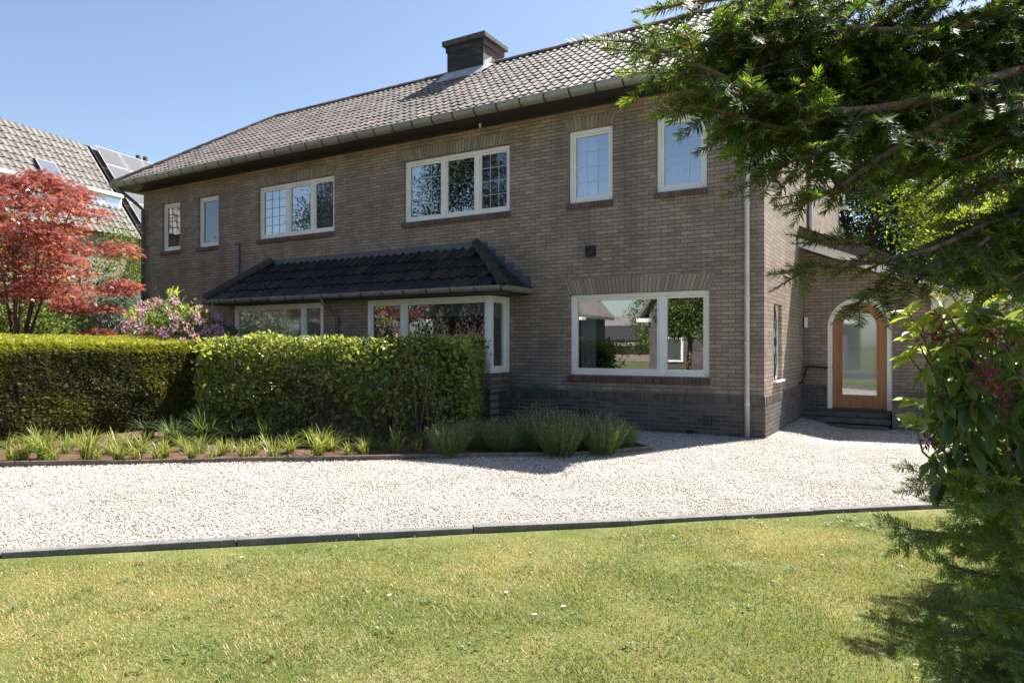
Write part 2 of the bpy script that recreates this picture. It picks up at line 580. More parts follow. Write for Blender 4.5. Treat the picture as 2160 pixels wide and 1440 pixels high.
def ground_mat(name, stops, scale, bump=0.5, scale2=40):
    m, nt, ns, lk, b = new_mat(name)
    tc = nd(nt, 'ShaderNodeTexCoord')
    n = noise(nt, tc.outputs['Object'], scale, 7, 0.62)
    n2 = noise(nt, tc.outputs['Object'], scale2, 6, 0.7)
    mx = nd(nt, 'ShaderNodeMath', operation='MULTIPLY_ADD')
    mx.inputs[1].default_value = 0.5
    lk.new(n2.outputs[0], mx.inputs[0])
    half = nd(nt, 'ShaderNodeMath', operation='MULTIPLY'); half.inputs[1].default_value = 0.5
    lk.new(n.outputs[0], half.inputs[0]); lk.new(half.outputs[0], mx.inputs[2])
    lk.new(ramp(nt, mx.outputs[0], stops), b.inputs['Base Color'])
    b.inputs['Roughness'].default_value = 0.95
    b.inputs['Specular IOR Level'].default_value = 0.15
    bp = nd(nt, 'ShaderNodeBump', i_Strength=bump, i_Distance=0.02)
    lk.new(n2.outputs[0], bp.inputs['Height']); lk.new(bp.outputs[0], b.inputs['Normal'])
    return m


M['soil'] = ground_mat('dark_soil', [(0.3, (0.075, 0.043, 0.028)), (0.5, (0.13, 0.078, 0.05)), (0.7, (0.20, 0.13, 0.085))], 4, 1.0, 55)
M['lawn'] = ground_mat('lawn_soil', [(0.36, (0.065, 0.088, 0.022)), (0.48, (0.115, 0.14, 0.036)), (0.58, (0.20, 0.19, 0.07)), (0.69, (0.33, 0.26, 0.15))], 1.6, 0.8, 60)
M['ground'] = ground_mat('garden_ground', [(0.3, (0.06, 0.075, 0.03)), (0.6, (0.12, 0.13, 0.055))], 0.8, 0.6, 20)
M['gravel_bed'] = ground_mat('gravel_bed', [(0.3, (0.10, 0.09, 0.08)), (0.5, (0.28, 0.255, 0.225)), (0.7, (0.50, 0.46, 0.41))], 3, 1.0, 140)
M['stone'] = island_mat('white_gravel_stone', [(0.0, (0.07, 0.07, 0.075)), (0.05, (0.17, 0.155, 0.14)), (0.12, (0.34, 0.28, 0.21)), (0.25, (0.50, 0.45, 0.38)), (0.55, (0.62, 0.58, 0.52)), (1.0, (0.70, 0.68, 0.64))], 0.75, 0.3, big=(0.8, (0.36, 0.31, 0.25), 0.55))
M['road'] = plain('road_asphalt', (0.06, 0.06, 0.06), 0.9, 0.2, var=0.2, scale=2)
#@@STRUCT@@

M['glass_white'] = glass_mat('white_obscured_glass', (0.5, 0.5, 0.5), 0.06, 0.05, 0.92, (0.62, 0.63, 0.60))

M['glass_dim'] = glass_mat('dim_window_glass', (0.55, 0.56, 0.56), 0.20)

M['dry_soil'] = ground_mat('dry_soil', [(0.3, (0.17, 0.115, 0.07)), (0.5, (0.27, 0.19, 0.12)), (0.7, (0.34, 0.26, 0.17))], 4, 0.8, 55)

# ================================================================== SETTING
def sm(t, a, b):
    t = np.clip((np.asarray(t, float) - a) / (b - a), 0, 1)
    return t * t * (3 - 2 * t)


def gz(x, y):
    return -0.12 * sm(x, 0.0, 0.9) * sm(y, -0.6, 1.4)


KERB = [(-6.1, -11.3), (-4.4, -9.72), (-3.01, -8.44), (-1.99, -7.48), (-0.78, -6.42), (0.12, -5.66), (1.26, -4.60), (2.12, -3.86), (3.3, -2.95), (5.0, -1.9)]
BED = [(-11.5, -10.4), (-9.0, -8.55), (-6.81, -6.82), (-5.9, -6.12), (-5.02, -5.44), (-4.05, -4.7), (-3.1, -3.95), (-2.4, -3.42), (-1.7, -2.93), (-1.25, -2.35), (-0.98, -1.96)]
GRAVEL = KERB + [(8, -0.5), (8, 9), (2.35, 9), (2.35, 3.4), (0, 3.4), (0, 0), (-3.3, 0), (-3.3, -0.7), (-1.6, -1.45)] + BED[::-1] + [(-12.5, -11.3)]
LAWN = KERB + [(9, -2.0), (9, -12.4), (-6.6, -12.4)]
SOIL = BED + [(-1.6, -1.45), (-3.3, -0.7), (-3.3, 0.0), (-10.9, 0.0), (-11.2, -3), (-12.4, -9.4)]


def sheet(name, outline, zf, spacing, mat, kind='structure', bump=0.0):
    """a ground sheet: exact outline, inner points for its relief"""
    xs = [p[0] for p in outline]; ys = [p[1] for p in outline]
    gx, gy = np.meshgrid(np.arange(min(xs), max(xs), spacing), np.arange(min(ys), max(ys), spacing))
    gx = gx.ravel() + rng.uniform(-.2, .2, gx.size) * spacing
    gy = gy.ravel() + rng.uniform(-.2, .2, gy.size) * spacing
    ok = in_poly(gx, gy, outline)
    n = len(outline)
    co = [Vector(p) for p in outline] + [Vector((a, b)) for a, b in zip(gx[ok], gy[ok])]
    r = delaunay_2d_cdt(co, [], [list(range(n))], 1, 1e-5)
    vx = np.array([v[:] for v in r[0]])
    z = zf(vx[:, 0], vx[:, 1])
    me = bpy.data.meshes.new(name)
    me.from_pydata(np.c_[vx, z].tolist(), [], [list(f) for f in r[2]])
    me.materials.append(mat)
    me.polygons.foreach_set('use_smooth', [True] * len(me.polygons))
    o = bpy.data.objects.new(name, me)
    COL.objects.link(o)
    return tag(o, kind=kind)


gl = np.array([-900, -300, -120, -60, -35] + list(np.arange(-26, 16, 0.5)) + [20, 40, 90, 300, 900.0])
X, Y = np.meshgrid(gl, gl, indexing='ij')
Zg = gz(X, Y) - 0.03 - 0.25 * ((np.abs(X) > 30) | (np.abs(Y) > 30))
nn = len(gl)
idx = np.arange(nn * nn).reshape(nn, nn)
q = np.stack([idx[:-1, :-1], idx[1:, :-1], idx[1:, 1:], idx[:-1, 1:]], -1).reshape(-1, 4)
tag(np_obj('ground', np.c_[X.ravel(), Y.ravel(), Zg.ravel()], q, M['ground'], smooth=True), kind='structure')
sheet('gravel_drive', GRAVEL, lambda x, y: gz(x, y) - 0.004 + 0.018 * (vnoise(x, y, 3, 1.3) - 0.5), 0.3, M['gravel_bed'])
lawn_z = lambda x, y: 0.006 + 0.035 * (vnoise(x, y, 5, 1.1) - 0.5) + 0.02 * (vnoise(x, y, 6, 4.0) - 0.5)
sheet('lawn', LAWN, lawn_z, 0.22, M['lawn'])
soil_z = lambda x, y: 0.022 + 0.03 * (vnoise(x, y, 8, 3.0) - 0.5)
sheet('planting_bed', SOIL, soil_z, 0.2, M['soil'])


def strip(name, pts, w, z0, z1, mat, seglen=None, zj=0.0):
    """a run of kerb or edging pieces laid along a line"""
    mb = MB()
    P = [np.array(p, float) for p in pts]
    res = [P[0]]
    for a, b in zip(P[:-1], P[1:]):
        n = max(1, int(round(np.linalg.norm(b - a) / (seglen or 0.5))))
        res += [a + (b - a) * (i + 1) / n for i in range(n)]
    for i, (a, b) in enumerate(zip(res[:-1], res[1:])):
        t = (b - a) / np.linalg.norm(b - a)
        nrm = np.array([-t[1], t[0]])
        a2, b2 = a + t * 0.003, b - t * 0.003
        dz = rng.uniform(-zj, zj); dw = rng.uniform(-.004, .004)
        mb.prism([(*(a2 + nrm * dw), z0), (*(b2 + nrm * dw), z0), (*(b2 + nrm * dw), z1 + dz), (*(a2 + nrm * dw), z1 + dz + rng.uniform(-zj, zj))], (nrm[0] * w, nrm[1] * w, 0))
    return tag(mb.build(name, mat, bevel=0.006), kind='structure')


strip('lawn_kerb', KERB, 0.085, -0.08, 0.045, M['kerb'], 0.98, 0.005)
strip('bed_edging', BED, 0.035, -0.05, 0.055, M['edging'], 1.3, 0.004)
strip('bed_edging_end', [(-0.98, -1.96), (-1.6, -1.45), (-3.3, -0.7)], 0.035, -0.05, 0.05, M['edging'], 1.3, 0.004)

# ================================================================== THE HOUSE
XL = -15.25
house = thing('brick_house', 'long brown brick semi-detached house with white windows and tiled roof', 'house', (-7.6, 2.2, 0))


def opened(mb, axis, c, a0, a1, z0, z1, ops, depth):
    """a wall face with openings and their reveals"""
    A = sorted({a0, a1} | {o[0] for o in ops} | {o[1] for o in ops})
    Zs = sorted({z0, z1} | {o[2] for o in ops} | {o[3] for o in ops})
    pt = (lambda a, z, d=0.0: (a, c + d, z)) if axis == 'x' else (lambda a, z, d=0.0: (c - d, a, z))
    for i in range(len(A) - 1):
        for j in range(len(Zs) - 1):
            am, zm = (A[i] + A[i + 1]) / 2, (Zs[j] + Zs[j + 1]) / 2
            if any(o[0] < am < o[1] and o[2] < zm < o[3] for o in ops):
                continue
            mb.quad(pt(A[i], Zs[j]), pt(A[i + 1], Zs[j]), pt(A[i + 1], Zs[j + 1]), pt(A[i], Zs[j + 1]))
    for o in ops:
        for (p, r) in (((o[0], o[2]), (o[0], o[3])), ((o[1], o[2]), (o[1], o[3])), ((o[0], o[3]), (o[1], o[3])), ((o[0], o[2]), (o[1], o[2]))):
            mb.quad(pt(*p), pt(*r), pt(*r, depth), pt(*p, depth))


fx = lambda px, y=0.0: on_y(px, 728, y)[0]
ZT, ZB = 4.905, 3.725                       # upper window head and foot
W1 = (fx(342), fx(380), 3.70, 4.885); W2 = (fx(418), fx(461), 3.70, 4.895)
W3 = (fx(545), fx(705), ZB, 4.896); W4 = (fx(852), fx(1075), ZB, 4.91)
W5 = (fx(1199), fx(1292), ZB, 4.94); W6 = (fx(1384), fx(1491), 3.745, 4.916)
LV = (fx(1202), fx(1496), 0.86, 2.195)
GW = (fx(428), fx(463), 0.9, 2.1)           # small ground floor window behind the shrub
SN = (0.739, 1.45, 0.80, 2.0)               # narrow side window
SU = (0.72, 1.42, 4.02, 4.9)                # upper side window
BYF = -0.63                                  # front of the bay
bx0, bx1 = fx(484, BYF), -4.307
BL = (fx(495, BYF), fx(682, BYF), 0.875, 2.2)
BR_ = (fx(775, BYF), bx1, 0.875, 2.2)

mb = MB()
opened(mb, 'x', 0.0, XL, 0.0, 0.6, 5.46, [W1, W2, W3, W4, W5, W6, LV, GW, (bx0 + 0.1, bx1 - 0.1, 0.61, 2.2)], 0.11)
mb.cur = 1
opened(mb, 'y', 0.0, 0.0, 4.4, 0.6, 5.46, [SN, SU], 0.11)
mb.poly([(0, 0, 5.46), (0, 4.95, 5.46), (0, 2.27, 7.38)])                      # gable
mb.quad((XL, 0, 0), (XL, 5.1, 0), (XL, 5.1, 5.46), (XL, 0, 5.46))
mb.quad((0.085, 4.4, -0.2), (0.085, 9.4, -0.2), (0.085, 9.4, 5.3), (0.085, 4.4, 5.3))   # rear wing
mb.cur = 0
mb.quad((0.0, 4.4, 0), (0.085, 4.4, 0), (0.085, 4.4, 5.3), (0, 4.4, 5.3))
mb.quad((XL, 5.1, 0), (-4, 5.1, 0), (-4, 5.1, 5.46), (XL, 5.1, 5.46))
mb.quad((-4, 9.4, 0), (0.085, 9.4, 0), (0.085, 9.4, 5.3), (-4, 9.4, 5.3))
mb.quad((-4, 4.4, 5.3), (0.085, 4.4, 5.3), (0.085, 9.4, 5.3), (-4, 9.4, 5.3))
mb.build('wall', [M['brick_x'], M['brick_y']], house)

mb = MB()                                     # dark rooms behind the glass
mb.quad((XL + .05, 2.6, 0.3), (-.05, 2.6, 0.3), (-.05, 2.6, 5.3), (XL + .05, 2.6, 5.3))
mb.quad((XL + .05, .12, 5.25), (-.05, .12, 5.25), (-.05, 2.6, 5.25), (XL + .05, 2.6, 5.25))
mb.box(XL + .05, -.05, .12, 2.6, 2.45, 2.75)
for xx in (XL + .06, -11.6, -8.2, -7.4, -3.7, -2.0, -0.16):
    mb.quad((xx, .12, .3), (xx, 2.6, .3), (xx, 2.6, 5.25), (xx, .12, 5.25))
mb.cur = 1
mb.quad((XL + .05, .12, 0.32), (-.05, .12, 0.32), (-.05, 2.6, 0.32), (XL + .05, 2.6, 0.32))
mb.build('room', [M['interior'], M['floor_in']], house)

MB().box(XL - .02, bx0, -.02, 0, -.2, .49).build('plinth', M['plinth_x'], house)      # plinth, 20 mm proud
MB().box(bx1, 0.02, -.02, 0, -.2, .49).build('plinth', M['plinth_x'], house)
MB().box(0.0, .02, 0.0, 3.8, -.2, .49).build('plinth', M['plinth_y'], house)


def soldiers(mb, axis, a0, a1, z0, z1, c, proud, bw=0.0605, gap=0.009, flare=0.0):
    n = max(2, int(round((a1 - a0) / bw)))
    w = (a1 - a0) / n
    mid = (a0 + a1) / 2
    half = (a1 - a0) / 2
    for i in range(n):
        l, r = a0 + i * w + gap / 2, a0 + (i + 1) * w - gap / 2
        fl = lambda a: a + (a - mid) / half * flare
        j = rng.uniform(-.003, .003)
        pr = proud + rng.uniform(0, .003)
        pts = [(l, z0), (r, z0), (fl(r), z1 + j), (fl(l), z1 + j)]
        if axis == 'x':
            mb.prism([(a, c - pr, z) for a, z in pts], (0, pr + 0.02, 0))
        else:
            mb.prism([(c + pr, a, z) for a, z in pts], (-pr - 0.02, 0, 0))


for ax_, a_, b_ in (('x', bx1 + .02, 0.02), ('x', XL, bx0), ('y', 0.03, 3.8)):
    mb = MB()
    soldiers(mb, ax_, a_, b_, .49, .6, 0.0, .024)
    mb.build('plinth_course', M['plinth_soldier'], house)
MB().box(bx1, 0.018, -.018, 0, .49, .598).build('plinth_mortar', M['sill_mortar'], house)   # joint behind the soldier bricks
MB().box(0, .018, 0, 3.8, .49, .598).build('plinth_mortar', M['sill_mortar'], house)

for px in (1225, 1234.5, 1243, 1475, 1485, 1492, 1501):
    x = fx(px, -.02); z = 0.21
    MB().box(x - .012, x + .012, -.024, -.0, z - .055, z + .055).build('air_slot', M['black_metal'], house)
x = fx(1455, -.02)
MB().box(x - .055, x + .055, -.026, 0, -.02, .06).build('air_grille', M['black_metal'], house)


# ---------------------------------------------------------------- windows
def curtain_mesh(mb, x0, x1, y, z0, z1, waves, amp=0.025):
    n = int(waves * 8)
    pts = [(x0 + (x1 - x0) * i / n, y + amp * math.sin(2 * math.pi * waves * i / n + 0.6 * math.sin(i * .7))) for i in range(n + 1)]
    for (a, ya), (b, yb) in zip(pts[:-1], pts[1:]):
        mb.quad((a, ya, z0), (b, yb, z0), (b, yb, z1), (a, ya, z1))


def window(op, secs, y0=0.0, rec=0.055, fw=0.062, sash=0.042, lintel=0.21, sill=0.10, flare=0.07, label=None, sillmat='sill_brick', left=True, right=True, proudsill=0.045):
    """secs: list of (x0, x1, dict(bars=(nx, nz), dark=bool, glass=key, curtain=[(f0, f1)], blind=f))"""
    x0, x1, z0, z1 = op[0] + .002, op[1] - .002, op[2] + .002, op[3] - .002
    yf, yb = y0 + rec, y0 + rec + .085
    mb = MB()
    mb.box(x0, x0 + fw, yf, yb, z0, z1); mb.box(x1 - fw, x1, yf, yb, z0, z1)
    mb.box(x0 + fw, x1 - fw, yf + .001, yb, z1 - fw, z1); mb.box(x0 + fw, x1 - fw, yf - .012, yb, z0, z0 + fw * .85)
    for (a, b_, d), (a2, b2, d2) in zip(secs[:-1], secs[1:]):
        m_ = (b_ + a2) / 2
        mb.box(m_ - fw * .62, m_ + fw * .62, yf + .002, yb, z0 + fw * .85, z1 - fw)
    w = mb.build('window', M['white'], house, bevel=0.004)
    if label: w['label'] = label
    for i, (a, b_, d) in enumerate(secs):
        l = (x0 + fw) if i == 0 else (secs[i - 1][1] + a) / 2 + fw * .62
        r = (x1 - fw) if i == len(secs) - 1 else (b_ + secs[i + 1][0]) / 2 - fw * .62
        lo, hi = z0 + fw * .85, z1 - fw
        l += .001; r -= .001; lo += .001; hi -= .001
        s = MB(); ys, ye = yf + .022, yf + .066
        s.box(l, l + sash, ys, ye, lo, hi); s.box(r - sash, r, ys, ye, lo, hi)
        s.box(l + sash, r - sash, ys + .001, ye, hi - sash, hi); s.box(l + sash, r - sash, ys - .008, ye, lo, lo + sash * 1.25)
        s.build('sash', M['bounce_white'] if d.get('bounce_white', True) else M['bluegrey'], w, bevel=0.003)
        gl_, gr, gb, gt = l + sash - .003, r - sash + .003, lo + sash * 1.25 - .003, hi - sash + .003
        yp = yf + .046
        MB().quad((gl_, yp, gb), (gr, yp, gb), (gr, yp, gt), (gl_, yp, gt)).build('pane', M[d.get('glass', 'glass')], w)
        if 'bars' in d:
            nx, nz = d['bars']
            k = MB(); t = 0.0034
            for q_ in range(1, nx):
                xx = gl_ + (gr - gl_) * q_ / nx
                k.box(xx - t, xx + t, yp - .006, yp - .001, gb, gt)
            for q_ in range(1, nz):
                zz = gb + (gt - gb) * q_ / nz
                k.box(gl_, gr, yp - .007, yp - .002, zz - t, zz + t)
            k.build('glazing_bars', M['bar_dark' if d.get('dark') else 'bar_light'], w)
        for (f0, f1) in d.get('curtain', []):
            c = MB()
            curtain_mesh(c, gl_ + (gr - gl_) * f0, gl_ + (gr - gl_) * f1, yp + .12, gb - .05, gt + .05, max(2, (gr - gl_) * (f1 - f0) / .09))
            c.build('curtain', M['curtain'], w, smooth=True)
        if 'blind' in d:
            MB().box(gl_, gr, yp + .04, yp + .046, gt - (gt - gb) * d['blind'], gt + .02).build('roller_blind', M['blind'], w)
    if lintel:
        L = MB()
        soldiers(L, 'x', op[0] - .01, op[1] + .01, op[3] + .004, op[3] + lintel, y0, .003, 0.066, .011, flare)
        L.build('lintel', M['soldier'], w)
        LM = MB()
        LM.quad((op[0] - .012, y0 - .0015, op[3] + .003), (op[1] + .012, y0 - .0015, op[3] + .003), (op[1] + .012 + flare, y0 - .0015, op[3] + lintel + .004), (op[0] - .012 - flare, y0 - .0015, op[3] + lintel + .004))
        LM.build('lintel_mortar', M['mortar'], w)
    if sill:
        S = MB()
        n = max(3, int(round((op[1] - op[0] + .06) / .062)))
        wd = (op[1] - op[0] + .06) / n
        for i in range(n):
            a = op[0] - .03 + i * wd
            yo = y0 - proudsill + rng.uniform(-.003, .003)
            S.prism([(a + .005, yo, op[2] - sill), (a + .005, y0 + .07, op[2] - sill), (a + .005, y0 + .07, op[2] + .001), (a + .005, yo, op[2] - .018)], (wd - .01, 0, 0))
        S.build('sill', M[sillmat], w)
        SM = MB()
        SM.box(op[0] - .028, op[1] + .028, y0 - proudsill + .006, y0 + .0, op[2] - sill + .003, op[2] - .02)
        SM.build('sill_mortar', M['sill_mortar'], w)
    return w


window(W1, [(W1[0], W1[1], dict(bars=(3, 4), dark=True, curtain=[(.45, 1.0)]))], label='narrow upper window at the far left end with leaded panes')
window(W2, [(W2[0], W2[1], dict(glass='glass_soft'))], label='narrow upper window with a dark insect screen')
a, b_ = fx(603), fx(655)
window(W3, [(W3[0], a, dict(bars=(3, 5), dark=True, curtain=[(.3, 1)])), (a, b_, dict(curtain=[(0, 1.0)])), (b_, W3[1], dict(bars=(4, 4), dark=True, glass='glass_soft', curtain=[(0, 1)], bounce_white=True))], label='three-part upper window with net curtains')
a, b_ = fx(932), fx(1003)
window(W4, [(W4[0], a, dict(bars=(3, 4), curtain=[(0, .3)])), (a, b_, dict()), (b_, W4[1], dict(bars=(3, 4), glass='glass_soft'))], label='three-part upper window reflecting dark trees')
window(W5, [(W5[0], W5[1], dict(bars=(3, 4), curtain=[(0.0, .52)]))], label='upper window with curtain half drawn reflecting sky')
window(W6, [(W6[0], W6[1], dict(bars=(3, 4)))], label='upper window nearest the corner reflecting blue sky')
a = fx(1393)
window(LV, [(LV[0], a, dict(curtain=[(0, .2)])), (a, LV[1], dict())], lintel=.25, flare=.10, label='wide ground floor living room window', fw=.066)
window(GW, [(GW[0], GW[1], dict(glass='glass_frost'))], label='small ground floor window behind the purple shrub')

# bay: brick base and pier, two windows in front, one return window
mb = MB()
mb.box(bx0, bx1 - .0, BYF, -.001, -.2, .60)
mb.cur = 1
mb.box(bx0, bx1 - .001, BYF + .004, -.001, .603, .87)
mb.box(bx0, BL[0], BYF, -.001, .872, 2.24)
mb.box(BL[1], BR_[0], BYF, BYF + .12, .872, 2.24)
mb.build('bay_wall', [M['plinth_x'], M['brick_x']], house)
a = fx(638, BYF)
window(BL, [(BL[0], a, dict(glass='glass_frost', blind=.99)), (a, BL[1], dict(glass='glass_frost', blind=.99))], y0=BYF - .05, lintel=0, sill=0, label='bay window with frosted panes')
a = fx(850, BYF)
window((BR_[0], BR_[1] - .02, BR_[2], BR_[3]), [(BR_[0], a, dict(blind=.2, glass='glass_dim')), (a, BR_[1] - .02, dict(blind=.2, glass='glass_dim'))], y0=BYF - .05, lintel=0, sill=0, fw=.075, label='bay window with half lowered roller blinds')
mb = MB()                                     # return of the bay: a narrow window facing the side
rx = bx1
ya, yb_ = BYF + .012, -.004
z0, z1 = .876, 2.198
for (p0, p1, q0, q1) in ((ya, ya + .09, z0, z1), (yb_ - .13, yb_, z0, z1), (ya + .09, yb_ - .13, z1 - .08, z1), (ya + .09, yb_ - .13, z0, z0 + .075)):
    mb.box(rx - .09, rx, p0, p1, q0, q1)
rw = mb.build('window', M['white'], house, bevel=.004)
rw['label'] = 'narrow return window of the bay'
mb = MB()
pa, pb, qa, qb = ya + .091, yb_ - .131, z0 + .076, z1 - .081
for (p0, p1, q0, q1) in ((pa, pa + .035, qa, qb), (pb - .035, pb, qa, qb), (pa + .035, pb - .035, qb - .035, qb), (pa + .035, pb - .035, qa, qa + .045)):
    mb.box(rx - .07, rx - .025, p0, p1, q0, q1)
mb.build('sash', M['bounce_white'], rw)
MB().quad((rx - .05, pa + .03, qa + .04), (rx - .05, pb - .03, qa + .04), (rx - .05, pb - .03, qb - .03), (rx - .05, pa + .03, qb - .03)).build('pane', M['glass'], rw)
MB().box(rx - .095, rx - .09, pa + .02, pb - .02, qb - .28, qb).build('roller_blind', M['blind'], rw)

# side windows
mb = MB()
y0_, y1_, z0, z1 = SN
for (p0, p1, q0, q1) in ((y0_ + .002, y0_ + .05, z0 + .002, z1 - .002), (y1_ - .06, y1_ - .002, z0 + .002, z1 - .002), (y0_ + .05, y1_ - .06, z1 - .06, z1 - .002), (y0_ + .05, y1_ - .06, z0 + .002, z0 + .06)):
    mb.box(-.105, -.06, p0, p1, q0, q1)
sw = mb.build('window', M['white'], house)
sw['label'] = 'narrow side window behind diamond ironwork'
MB().quad((-.085, y0_ + .045, z0 + .05), (-.085, y1_ - .05, z0 + .05), (-.085, y1_ - .05, z1 - .05), (-.085, y0_ + .045, z1 - .05)).build('pane', M['glass_white'], sw)
mb = MB()
yc, hw = (y0_ + y1_) / 2 - .02, .2
zs = [z0 + .0, z0 + .28, z0 + .60, z0 + .92, z1 - .03]
hz = (z1 - z0) / 2
for (cz, h_, w_) in ((z0 + hz - .28, .34, .19), (z0 + hz + .28, .34, .19), (z0 + hz, .30, .17), (z0 + hz, .56, .11)):
    P = [(-.045, yc, cz - h_), (-.045, yc + w_, cz), (-.045, yc, cz + h_), (-.045, yc - w_, cz)]
    for i in range(4):
        mb.tube([P[i], P[(i + 1) % 4]], .007, 5)
mb.tube([(-.045, yc, z0), (-.045, yc, z0 + .04)], .007, 5); mb.tube([(-.045, yc, z1), (-.045, yc, z1 - .05)], .007, 5)
mb.build('iron_grille', M['black_metal'], sw)
MB().box(-.06, .05, y0_ - .01, y1_ + .02, z0 - .035, z0 + .0).build('sill', M['white'], sw, bevel=.004)
mb = MB()
y0_, y1_, z0, z1 = SU
for (p0, p1, q0, q1) in ((y0_ + .002, y0_ + .06, z0 + .002, z1 - .002), (y1_ - .06, y1_ - .002, z0 + .002, z1 - .002), (y0_ + .06, y1_ - .06, z1 - .06, z1 - .002), (y0_ + .06, y1_ - .06, z0 + .002, z0 + .06)):
    mb.box(-.105, -.05, p0, p1, q0, q1)
sw = mb.build('window', M['white'], house)
sw['label'] = 'upper side window half hidden by yew branches'
MB().quad((-.085, y0_ + .05, z0 + .05), (-.085, y1_ - .05, z0 + .05), (-.085, y1_ - .05, z1 - .05), (-.085, y0_ + .05, z1 - .05)).build('pane', M['glass'], sw)
mb = MB()
for i in range(12):
    ya_ = y0_ - .03 + i * (y1_ - y0_ + .06) / 12
    mb.box(-.03, .05, ya_ + .004, ya_ + .06, z0 - .11, z0 - .002)
mb.build('sill', M['sill_brick'], sw)


# ---------------------------------------------------------------- roofs
def tiles(mb, O, u, v, n, ncol, colw, nrow, rowl, amp=0.026, lift=0.026, front=0.029, side=1, clip=None, jit=0.0055):
    """pantiles as loose pieces: each tile a wavy sheet with a lower end face"""
    O, u, v, n = Vector(O), Vector(u).normalized(), Vector(v).normalized(), Vector(n).normalized()
    prof = [(-.02, .55), (.12, .18), (.32, 0), (.52, .06), (.70, .45), (.84, .95), (.94, .92), (1.03, .5)]
    if side < 0:
        prof = [(1 - s, h) for s, h in prof][::-1]
    for r in range(nrow):
        for c in range(ncol):
            if clip and not clip((c + .5) * colw, (r + .5) * rowl):
                continue
            j = random.uniform(-jit, jit); j2 = random.uniform(-jit, jit)
            a, b, d = [], [], []
            for s, h in prof:
                base = O + u * ((c + s) * colw)
                lo = base + v * (r * rowl - .035 + j * 2) + n * (h * amp * 1.1 + lift + j)
                hi = base + v * ((r + 1) * rowl + .01) + n * (h * amp + j2)
                a.append(lo); b.append(hi); d.append(lo - n * front + v * .004)
            k = len(prof)
            fs = []
            for i in range(k - 1):
                fs.append((i, i + 1, k + i + 1, k + i))
                fs.append((2 * k + i, 2 * k + i + 1, i + 1, i))
            mb.add(a + b + d, fs)
    return mb


EY, EZ = -0.53, 5.43
PT = math.radians(35.9)
RY, RZ = 2.27, EZ + (2.27 - EY) * math.tan(PT)
cs, sn = math.cos(PT), math.sin(PT)
slope = (RY - EY) / cs
x_el, x_er = -15.68, 0.16
hipx = -12.86
nr = 14
mb = MB()
nc = int((x_er - x_el) / 0.16)
k_hip = (hipx - x_el) / slope
tiles(mb, (x_er - nc * .16, EY, EZ), (1, 0, 0), (0, cs, sn), (0, -sn, cs), nc, .16, nr, slope / nr, amp=.021, lift=.022, front=.025, jit=.004,
      clip=lambda uu, vv: (x_er - nc * .16 + uu) > x_el + vv * k_hip - .06)
# left hip
hl = math.hypot(hipx - x_el, RZ - EZ)
hd = Vector((hipx - x_el, 0, RZ - EZ)).normalized()
hn = Vector((-(RZ - EZ), 0, hipx - x_el)).normalized()
tiles(mb, (x_el, RY + 2.8, EZ), (0, -1, 0), hd, hn, 35, .16, 14, hl / 14, amp=.021, lift=.022, front=.025, clip=lambda uu, vv: abs(uu - 2.8) < 2.8 * (1 - vv / hl) - .10)
# deck under the tiles and the rear slope
mb.poly([(x_el + .1, EY + .06, EZ + .0), (x_er - .1, EY + .06, EZ), (x_er - .1, RY, RZ - .05), (hipx, RY, RZ - .05)])
mb.poly([(x_el + .1, EY + .06, EZ), (hipx, RY, RZ - .05), (x_el + .1, 2 * RY - EY, EZ)])
mb.poly([(x_el, 2 * RY - EY, EZ), (hipx, RY, RZ - .01), (x_er, RY, RZ - .01), (x_er, 2 * RY - EY, EZ)])
roof = mb.build('roof', M['tile'], house)
mb = MB()                                     # ridge and hip caps
nrd = 34
for i in range(nrd):
    xa = hipx + (x_er - hipx) * i / nrd
    xb = hipx + (x_er - hipx) * (i + 1) / nrd + .03
    arc = [(RY + .105 * math.cos(t), RZ - .015 + .085 * math.sin(t)) for t in np.linspace(0, math.pi, 7)]
    f = .92
    mb.add([(xa, y, z) for y, z in arc] + [(xb, RY + (y - RY) * f, RZ + (z - RZ) * f) for y, z in arc], [(k, k + 1, 8 + k, 7 + k) for k in range(6)])
p0, p1 = Vector((x_el, EY, EZ + .05)), Vector((hipx, RY, RZ + .03))
for i in range(12):
    a_, c_ = p0.lerp(p1, i / 12), p0.lerp(p1, (i + 1) / 12 + .008)
    mb.tube([a_, c_], [.06, .05], 8, cap=True)
mb.build('ridge_caps', M['tile'], roof)
mb = MB()                                     # gable verge board
mb.prism([(x_er - .02, EY + .05, EZ - .16), (x_er - .02, RY, RZ - .18), (x_er - .02, RY, RZ + .0), (x_er - .02, EY + .05, EZ + .03)], (.03, 0, 0))
mb.prism([(x_er - .02, 2 * RY - EY, EZ - .16), (x_er - .02, RY, RZ - .18), (x_er - .02, RY, RZ + .0), (x_er - .02, 2 * RY - EY, EZ + .03)], (.03, 0, 0))
mb.build('verge_board', M['board_grey'], roof)
MB().box(-.7, .12, 3.4, 6.6, 5.4, 8.3).build('rear_dormer', M['board_grey'], house)

mb = MB()                                     # soffit and fascia
mb.box(x_el + .1, x_er - .06, -.43, -.0015, 5.335, 5.40)
mb.box(x_el + .1, x_er - .06, -.46, -.43, 5.34, 5.455)
mb.box(XL, x_er - .06, -.05, -.0012, 5.285, 5.335)
mb.box(x_el + .1, x_el + .13, -.43, 5.0, 5.335, 5.455)
mb.build('soffit', M['black_trim'], house)


